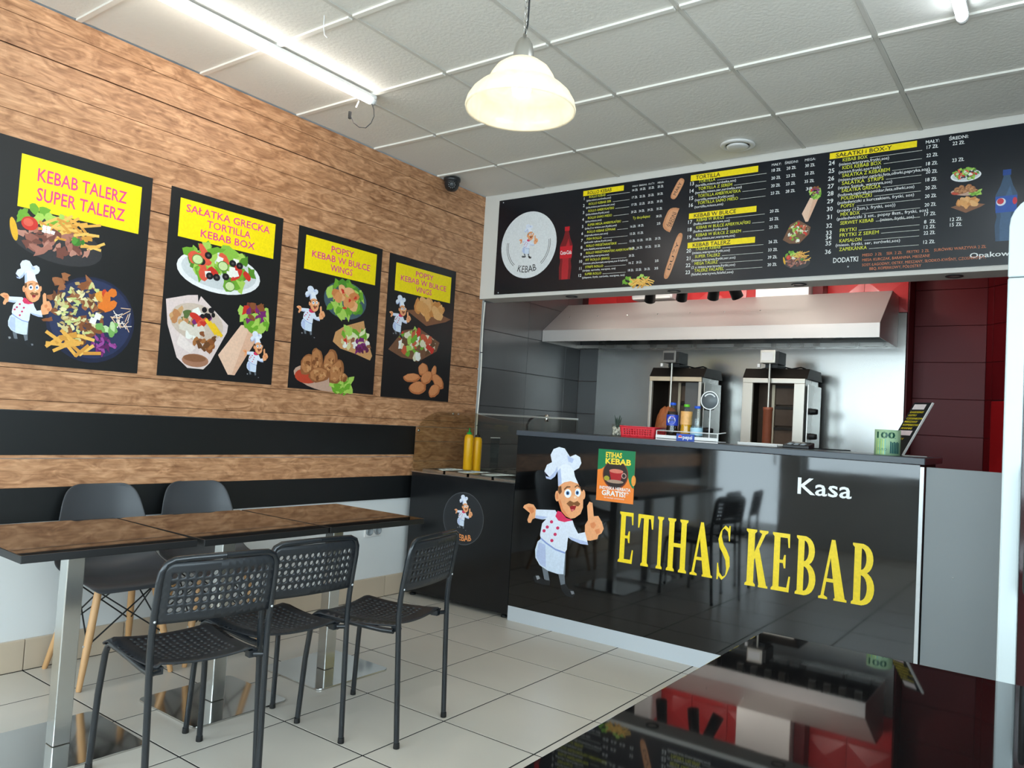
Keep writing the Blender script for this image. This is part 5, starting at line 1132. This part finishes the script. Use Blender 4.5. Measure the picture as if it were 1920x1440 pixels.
# ================================================================== KITCHEN BACK COUNTER AND GRILLS
kt = thing('kitchen_bench', 'steel kitchen bench under the grills', 'bench', (0.22, 5.5, 0))
MB().box(0, 2.53, 0, 0.69, 0.88, 0.92).build('bench_top', m_steel, kt, bevel=0.003)
MB().box(0.02, 2.51, 0.02, 0.67, 0.25, 0.27).build('shelf', m_steel, kt)
for x in (0.03, 1.25, 2.46):
    for y in (0.03, 0.63): MB().box(x, x + 0.04, y, y + 0.04, 0, 0.25).box(x, x + 0.04, y, y + 0.04, 0.2705, 0.8795).build('leg', m_steel, kt)
def grill(label, x0, w, meat, wing):
    t = thing('doner_grill', label, 'grill', (x0, 5.70, 0.9205), 0, 'doner grills under the hood')
    g = 0.74            # height of the front lip above the bench
    MB().box(0, w, -0.06, 0.40, 0, 0.05).build('drip_tray', m_lightst, t, bevel=0.004)
    MB().box(0, w, 0.0, 0.012, g - 0.035, g).build('front_lip', m_scorch if wing else m_lightst, t, bevel=0.002)
    MB().prism([(0.0, g + 0.001), (0.40, g + 0.001), (0.36, g + 0.075), (0.06, g + 0.075)], 'x', -0.002, w + 0.015).build('roof', m_sooty, t)
    for k in range(3): MB().tube([(0.06 + 0.1 * k, 0.2, g + 0.08), (0.12 + 0.12 * k, 0.22, g + 0.10), (0.2 + 0.1 * k, 0.19, g + 0.085)], 0.006, 6).build('roof_cable', m_black, t)
    pw = 0.022 if wing else 0.075
    for x in (0, w - pw): MB().box(x, x + pw, 0.0, 0.03, 0.05, g - 0.036).build('front_post', m_lightst, t, bevel=0.002)
    MB().box(0.005, w - 0.005, 0.36, 0.38, 0.05, g).build('rear_panel', m_burner, t)
    for s, x in ((-1, 0.003), (1, w - 0.006)): MB().box(x, x + 0.003, 0.031, 0.36, 0.05, g).build('side_panel', m_steel if s > 0 else m_sooty, t)
    ix = w * 0.30; iw = w * 0.42
    MB().box(ix, ix + 0.022, 0.27, 0.31, 0.05, g - 0.03).box(ix + iw - 0.022, ix + iw, 0.27, 0.31, 0.05, g - 0.03).build('burner_frame', m_scorch, t)
    for k in range(4):
        bn = MB().box(ix + 0.024, ix + iw - 0.024, 0.29, 0.32, 0.08 + 0.16 * k, 0.215 + 0.16 * k).build('burner', m_burner, t)
        MB().box(ix + 0.024, ix + iw - 0.024, 0.27, 0.289, 0.205 + 0.16 * k, 0.225 + 0.16 * k).build('burner_rail', m_sooty, bn)
    cx = w * 0.45
    MB().box(cx - 0.055, cx + 0.055, -0.08, 0.05, g + 0.105, g + 0.20).build('motor_box', m_lightst if not wing else mat('motor_grey', srgb(120, 118, 114), 0.4, 0.3), t, bevel=0.004)
    mb_ = MB().box(cx + 0.056, cx + 0.078, -0.07, 0.10, g + 0.10, g + 0.19).build('motor_bracket', m_black, t)
    MB().box(cx - 0.04, cx + 0.05, 0.0, 0.20, g + 0.076, g + 0.104).build('motor_mount', m_black, t)
    MB().box(cx - 0.045, cx + 0.04, -0.0815, -0.0805, g + 0.125, g + 0.182).build('motor_label', m_wmet if not wing else m_dark, t)
    MB().box(cx - 0.075, cx - 0.057, -0.07, -0.05, g + 0.075, g + 0.10).build('switch', m_wmet, t)
    MB().tube([(cx, -0.02, 0.05), (cx, -0.02, g + 0.105)], 0.008, 10).build('spit_rod', m_lightst, t)
    if meat:
        R = random.Random(3); pts = [(0.02, 0.06), (0.055, 0.08), (0.085, 0.16), (0.09, 0.24), (0.092, 0.32), (0.08, 0.42), (0.055, 0.48), (0.02, 0.50)]
        b = MB(); b.lathe(pts, (cx - 0.02, -0.02, 0), 22); b.v = [q + Vector((R.uniform(-1, 1), R.uniform(-1, 1), R.uniform(-1, 1))) * 0.007 for q in b.v]; b.build('meat_cone', m_meat, t)
    else:
        MB().lathe([(0.0, 0.056), (0.030, 0.058), (0.033, 0.10), (0.033, 0.50), (0.036, 0.505), (0.036, 0.525), (0, 0.525)], (cx, -0.02, 0), 20).build('meat_cone', m_skew, t)
    if wing: MB().box(w - 0.15, w - 0.028, 0.05, 0.054, 0.06, g - 0.04).build('heat_shield', mat('shield_grey', srgb(98, 98, 98), 0.4, 0.4), t)
    MB().box(w + 0.0155, w + 0.022, 0.02, 0.36, 0.03, g - 0.04).build('control_side', m_steel, t)
    for k in range(2):
        kn = MB().lathe([(0, 0.05), (0.018, 0.048), (0.022, 0.03), (0.024, 0.0)], (w + 0.022, 0.10, 0.33 + 0.18 * k), 14, axis='x').build('control_knob', m_black, t)
        MB().tube([(w + 0.055, 0.10 - 0.03, 0.33 + 0.18 * k), (w + 0.055, 0.10 + 0.03, 0.33 + 0.18 * k)], 0.006, 6).build('knob_grip', m_black, kn)
    return t
grill('doner grill with a roasting meat cone behind the drink bottles', 0.975, 0.44, True, True)
grill('doner grill with two wide steel posts and a thin brown spit', 1.742, 0.452, False, False)
# tap at the kitchen sink
q = on(988, 806, 'y', 5.0)
tp_ = thing('kitchen_tap', 'black bent kitchen tap behind the counter', 'tap', (q.x, 5.0, 0.8505))
MB().tube([(0, 0, 0.0), (0, 0, 0.36), (0.02, 0, 0.40), (0.06, 0, 0.425), (0.12, 0, 0.43), (0.17, 0, 0.43)], 0.009, 10).build('spout', m_black, tp_)
MB().lathe([(0.014, 0.395), (0.016, 0.40), (0.018, 0.445), (0.010, 0.45), (0, 0.45)], (0.18, 0, 0.0), 14).build('nozzle', m_chrome, tp_)
MB().lathe([(0.03, 0), (0.03, 0.012), (0.012, 0.03), (0.012, 0.05)], n=16).build('tap_base', m_black, tp_)
sk = thing('sink_unit', 'low steel sink unit by the grey kitchen tiles', 'sink', (0.02, 4.75, 0))
MB().box(0, 0.7, 0, 0.6, 0.0, 0.82).build('cabinet', m_dark, sk); MB().box(0, 0.7, 0, 0.6, 0.8205, 0.85).build('steel_top', m_steel, sk)

# ================================================================== THINGS ON THE WORKTOP
ZT = 1.1812
def wt(px, y): d = on(px, 825, 'y', y); return d.x, y
# succulent in a glass of pebbles
x, y = wt(1157, 4.22)
t = thing('potted_succulent', 'small spiky succulent in a glass of white pebbles', 'plant', (x, y, ZT))
MB().lathe([(0, 0), (0.033, 0), (0.036, 0.004), (0.036, 0.075)], n=24).build('glass_pot', m_glass2, t)
R = random.Random(2); b = MB()
for k in range(110):
    a, r, z = R.uniform(0, 2 * PI), 0.028 * R.random() ** 0.3, R.uniform(0.012, 0.054); s = R.uniform(0.005, 0.008)
    b.lathe([(0, -s), (s * 0.8, -s * 0.5), (s, 0), (s * 0.8, s * 0.5), (0, s)], (r * math.cos(a), r * math.sin(a), z), 6)
o = b.build('pebbles', mat('white_pebbles', srgb(216, 210, 200), 0.7), t); o['kind'] = 'stuff'
mg = mat('succulent_green', srgb(38, 58, 46), 0.5)
for k in range(9):
    a = 2 * PI * k / 9; l = 0.05 + 0.012 * (k % 3)
    MB().tube([(0.006 * math.cos(a), 0.006 * math.sin(a), 0.055), (0.014 * math.cos(a), 0.014 * math.sin(a), 0.055 + l * 0.5), (0.022 * math.cos(a), 0.022 * math.sin(a), 0.055 + l)], [0.005, 0.004, 0.0008], 6).build('leaf', mg, t)
# red plastic basket
xa, _ = wt(1172, 4.25); xb, _ = wt(1233, 4.25)
t = thing('plastic_basket', 'low red perforated plastic basket on the worktop', 'basket', ((xa + xb) / 2, 4.27, ZT))
w, d, h = (xb - xa) / 2, 0.075, 0.062
def side(p0, p1, nu):
    def S(u, v):
        k = 1 + 0.06 * v; q = Vector(p0).lerp(Vector(p1), u); return (q.x * k, q.y * k, 0.003 + h * v)
    return hole_sheet(S, nu, 5, lambda i, j: i in (0, nu - 1) or j in (0, 4), 0.33)
for a, c, n in (((-w, -d), (w, -d), 13), ((w, -d), (w, d), 9), ((w, d), (-w, d), 13), ((-w, d), (-w, -d), 9)):
    side((*a, 0), (*c, 0), n).build('side', m_redp, t, solid=0.002)
MB().box(-w, w, -d, d, 0, 0.003).build('bottom', m_redp, t)
k = 1.07; MB().tube([(-w * k, -d * k, h + 0.003), (w * k, -d * k, h + 0.003), (w * k, d * k, h + 0.003), (-w * k, d * k, h + 0.003), (-w * k, -d * k, h + 0.003)], 0.004, 6).build('rim', m_redp, t)
# drink display rack
xa, _ = wt(1229, 4.06); xb, _ = wt(1346, 4.06); RX = (xa + xb) / 2; RW = (xb - xa) / 2
t = thing('bottle_rack', 'white wire drinks rack with a blue sign on the worktop', 'rack', (RX, 4.06, ZT))
MB().box(-RW, RW, 0, 0.12, 0.006, 0.010).build('shelf', m_wmet, t); MB().box(-RW, RW, 0, 0.004, 0.0, 0.028).build('front_plate', m_wmet, t)
MB().tube([(-RW + 0.01, 0.12, 0.06), (-RW + 0.004, 0.002, 0.052), (RW - 0.004, 0.002, 0.052), (RW - 0.004, 0.12, 0.06)], 0.003, 6).build('front_rail', m_wmet, t)
for x in (-RW + 0.004, RW - 0.004): MB().tube([(x, 0.002, 0.0), (x, 0.002, 0.052)], 0.003, 6).build('rail_post', m_wmet, t)
sg = MB().box(-0.055, 0.050, -0.006, -0.001, 0.001, 0.041).build('sign_plate', mat('sign_blue', srgb(28, 70, 168), 0.35), t)
p = Print((0, -0.006, 0), (1, 0, 0), (0, 0, 1), 0.0003); p.o = Vector((0, -0.006, 0.004)); p.ell(-0.032, 0.017, 0.012, 0.012, WHITE, 0, 20); p.poly([(-0.032 + 0.0105 * math.cos(a), 0.018 + 0.0105 * math.sin(a)) for a in [PI * q / 10 for q in range(11)]], srgb(208, 36, 54)); p.poly([(-0.032 + 0.0105 * math.cos(a), 0.014 + 0.0095 * math.sin(a)) for a in [PI + PI * q / 10 for q in range(11)]], srgb(28, 70, 168)); p.text('pepsi', -0.016, 0.009, 0.020, WHITE, fit=0.055, bold=0.02)
p.build('sign_print', sg)
MB().tube([(RW - 0.075, 0.06, 0.01), (RW - 0.075, 0.06, 0.19)], 0.0035, 8).build('sign_stick', m_wmet, t)
rs = MB().lathe([(0, -0.003), (0.052, -0.003), (0.052, 0.003), (0, 0.003)], (RW - 0.080, 0.06, 0.235), 36, axis='y').build('round_sign', mat('round_sign_grey', srgb(96, 102, 106), 0.4), t)
p = Print((RW - 0.080, 0.057, 0.235), (1, 0, 0), (0, 0, 1), 0.0003); p.ring(0, 0, 0.052, 0.047, WHITE); p.ring(0, 0, 0.039, 0.032, srgb(220, 222, 222), 0.6, 2.5); p.build('ring_print', rs)
def bottle(label, px, y, h, r, liq, lab, cap, fillz, lz, low=None):
    x, _ = wt(px, y)
    t = thing('drink_bottle', label, 'bottle', (x, y, ZT + 0.0102), 0, 'drink bottles in the wire rack')
    out = [(0, 0), (r * 0.8, 0), (r, 0.010), (r, h * 0.28), (r * 0.93, h * 0.33), (r, h * 0.40), (r, h * 0.62), (r * 0.85, h * 0.75), (r * 0.48, h * 0.87), (r * 0.40, h * 0.92), (r * 0.40, h * 0.93)]
    MB().lathe(out, n=24).build('bottle_body', m_bottle, t)
    ins = [(max(a - 0.0015, 0), max(z, 0.002)) for a, z in out if z <= fillz * h] ; ins.append((0, ins[-1][1]))
    if liq: MB().lathe(ins, n=20).build('drink', liq, t)
    lb_ = MB().lathe([(r * 1.012, lz[0] * h), (r * 1.012, lz[1] * h)], n=24).build('label_wrap', lab, t)
    MB().lathe([(r * 0.46, h * 0.925), (r * 0.50, h * 0.93), (r * 0.50, h * 0.995), (r * 0.44, h), (0, h)], n=18).build('cap', cap, t)
    return t, lb_
bl = mat('cola_blue', srgb(22, 60, 176), 0.35); capb = mat('cap_blue', srgb(30, 84, 200), 0.4); capg = mat('cap_green', srgb(96, 190, 40), 0.4)
t, l_ = bottle('cola bottle with a blue label in the wire rack', 1259, 4.12, 0.205, 0.034, mat('cola', srgb(24, 10, 8), 0.15), bl, capb, 0.75, (0.36, 0.66))
c = Vector(t.location); dirv = (Vector((CAM.x, CAM.y, 0)) - Vector((c.x, c.y, 0))).normalized(); az = math.atan2(dirv.y, dirv.x)
p = Print((0, 0, 0), (1, 0, 0), (0, 0, 1), 0.0004); p.map = lambda u, w, h: Vector(((0.0346 + h) * math.cos(az + u / 0.0346), (0.0346 + h) * math.sin(az + u / 0.0346), w))
p.ell(-0.006, 0.104, 0.023, 0.023, WHITE, 0, 24); p.poly([(-0.006 + 0.021 * math.cos(a), 0.106 + 0.020 * math.sin(a)) for a in [0.25 + (PI - 0.5) * q / 10 for q in range(11)]], srgb(214, 40, 56)); p.poly([(-0.006 + 0.021 * math.cos(a), 0.102 + 0.020 * math.sin(a)) for a in [PI + 0.3 + (PI - 0.6) * q / 10 for q in range(11)]], bl.node_tree.nodes['Principled BSDF'].inputs[0].default_value[:])
p.text('PEPSI', -0.006, 0.099, 0.010, srgb(10, 12, 20), 'c', fit=0.034, bold=0.03); p.build('label_print', l_)
bottle('orange drink bottle with a green cap in the wire rack', 1285, 4.13, 0.198, 0.033, mat('orange_drink', srgb(236, 160, 22), 0.2), mat('peach_label', srgb(236, 168, 96), 0.4, noise=0.35, nscale=40), capg, 0.85, (0.42, 0.80))
bottle('clear water bottle with a blue cap in the wire rack', 1305, 4.11, 0.190, 0.034, mat('water_tint', srgb(150, 178, 188), 0.1, alpha=0.35), mat('water_label', srgb(170, 208, 226), 0.4), capb, 0.5, (0.14, 0.36))
# white tray and card reader
xa, _ = wt(1392, 4.32); xb, _ = wt(1466, 4.32)
t = thing('money_tray', 'flat pale money tray on the worktop', 'tray', ((xa + xb) / 2, 4.32, ZT))
w = (xb - xa) / 2; MB().box(-w, w, -0.08, 0.08, 0, 0.008).build('base', m_wmet, t, bevel=0.003); MB().box(-w, w, -0.08, -0.072, 0.0082, 0.016).box(-w, w, 0.072, 0.08, 0.0082, 0.016).build('edge', m_wmet, t, bevel=0.002)
xa, _ = wt(1473, 4.30); xb, _ = wt(1522, 4.30)
t = thing('card_reader', 'small black card reader lying on the worktop', 'card reader', ((xa + xb) / 2, 4.30, ZT)); w = (xb - xa) / 2
MB().prism([(-0.05, 0), (0.06, 0), (0.06, 0.034), (-0.05, 0.018)], 'x', -w, w).build('body', m_dark, t, bevel=0.004)
MB().prism([(0.01, 0.0275), (0.055, 0.034), (0.055, 0.0355), (0.01, 0.029)], 'x', -w * 0.8, w * 0.8).build('screen', mat('reader_screen', srgb(20, 24, 28), 0.1), t)
for i in range(3):
    for j in range(3): MB().box(-w * 0.7 + i * w * 0.5, -w * 0.7 + i * w * 0.5 + w * 0.35, -0.042 + 0.016 * j, -0.032 + 0.016 * j, 0.0195 + 0.0023 * j, 0.0235 + 0.0023 * j).build('key', m_grey, t)
MB().tube([(w, 0.04, 0.006), (w + 0.06, 0.07, 0.005), (w + 0.10, 0.12, 0.005), (w + 0.16, 0.16, 0.005)], 0.0035, 6).build('cord', m_black, t)
# banknote-printed paper roll
x, y = wt(1664, 4.11)
t = thing('printed_paper_roll', 'green roll printed like a hundred banknote by the till', 'paper roll', (x, y, ZT))
RR = 0.057; RH = 0.122
MB().lathe([(0.018, 0), (RR, 0), (RR, RH), (0.018, RH), (0.018, 0)], n=36).build('roll', mat('banknote_green', srgb(176, 210, 170), 0.6, noise=0.12, nscale=30), t)
az2 = math.atan2(CAM.y - y, CAM.x - x)
p = Print((0, 0, 0), (1, 0, 0), (0, 0, 1), 0.0004); p.map = lambda u, w, h: Vector(((RR + 0.0003 + h) * math.cos(az2 + u / RR), (RR + 0.0003 + h) * math.sin(az2 + u / RR), w))
for k in range(8): p.rect(-0.055 + 0.006 * k, -0.049 + 0.006 * k, 0.004, 0.078, [srgb(186, 214, 120), srgb(150, 204, 160), srgb(200, 222, 140), srgb(130, 196, 170)][k % 4], False)
p.k += 1
p.text('100', -0.052, 0.082, 0.028, srgb(16, 84, 66), fit=0.086, bold=0.03)
for k in range(6): p.rect(0.012 + 0.008 * k, 0.018 + 0.008 * k, 0.010, 0.066 - 0.004 * (k % 2), srgb(26, 92, 96), False)
p.k += 1; p.poly([(0.010, 0.066), (0.060, 0.066), (0.035, 0.084)], srgb(26, 92, 96)); p.text('EURO', -0.045, 0.022, 0.012, srgb(60, 130, 110)); p.build('banknote_print', t)
# leaning sauce sign in an acrylic stand
x, y = wt(1692, 4.19)
t = thing('sauce_sign', 'leaning black sauce list in a clear stand by the till', 'sign', (x, y, ZT), math.radians(-32))
Lh, Lt = 0.33, 0.62         # length of the leaning panel and its lean
def ln(a): return (a * math.sin(Lt), a * math.cos(Lt) + 0.004)
(ya, za_), (yb_, zb_) = ln(0), ln(Lh)
MB().prism([(ya, za_), (ya + 0.004, za_ - 0.003), (yb_ + 0.004, zb_ - 0.003), (yb_, zb_)], 'x', -0.105, 0.0).build('sign_panel', m_board, t)
MB().prism([(ya - 0.003, za_), (ya + 0.006, za_ - 0.003), (yb_ + 0.006, zb_ - 0.003), (yb_ - 0.003, zb_)], 'x', 0.0005, 0.007).build('panel_edge', m_wmet, t)
MB().box(-0.105, 0.007, 0.004, 0.16, 0, 0.004).build('stand_foot', m_wmet, t)
p = Print((0, ya, za_), (1, 0, 0), (0, math.sin(Lt), math.cos(Lt)), 0.0006)
p.rect(-0.095, -0.025, 0.285, 0.318, srgb(226, 214, 214)); p.rect(-0.095, -0.018, 0.120, 0.150, srgb(226, 206, 210))
for k, tx in enumerate(('ŁAGODNY', 'OSTRY', 'CZOSNKOWY', 'MIESZANY', 'KOPERKOWY', 'ANANAS')): p.text(tx, -0.095, 0.262 - 0.0205 * k, 0.011, srgb(232, 206, 30), bold=0.02)
for k, tx in enumerate(('CURRY', 'CHILI', 'BBQ')): p.text(tx, -0.095, 0.092 - 0.024 * k, 0.011, srgb(222, 190, 40), bold=0.02)
p.rect(-0.095, -0.05, 0.006, 0.028, srgb(180, 190, 190)); p.build('sign_text', t)

# ================================================================== SMALL WALL FITTINGS
q = on(700, 995, 'x', 0)
t = thing('wall_socket', 'white double wall socket under the joined tables', 'socket', (-0.0115, q.y, q.z))
MB().box(0, 0.010, -0.075, 0.075, -0.04, 0.04).build('plate', m_wmet, t, bevel=0.003)
for y in (-0.037, 0.037): MB().lathe([(0.028, 0.010), (0.028, 0.024), (0.022, 0.024), (0.020, 0.012), (0, 0.012)], (0, y, 0), 20, axis='x').build('outlet', m_grey, t)
pts = []
for z in [2.15, 2.0, 1.85, 1.7, 1.55, 1.4, 1.27, 1.15, 1.0, 0.9]: pts.append((0.006, 4.722 + 0.006 * math.sin(z * 9), z))
t = thing('wall_cable', 'white cable running down the end of the wood wall', 'cable', (0, 4.722, 0.9))
o = MB().tube(pts, 0.006, 8).build('cable', m_cable, t); o.location = -t.location
for z in (1.75, 1.18): o = MB().box(0.0, 0.014, 4.712, 4.734, z, z + 0.006).build('cable_tie', m_black, t); o.location = -t.location
# pencil mark sized nail above the far shell chair
q = on(337, 902, 'x', 0)
tag(MB().tube([(0.0, q.y, q.z), (0.008, q.y, q.z + 0.0)], 0.002, 6).build('wall_nail', m_dark), 'tiny nail in the wood strip above a shell chair', 'nail')
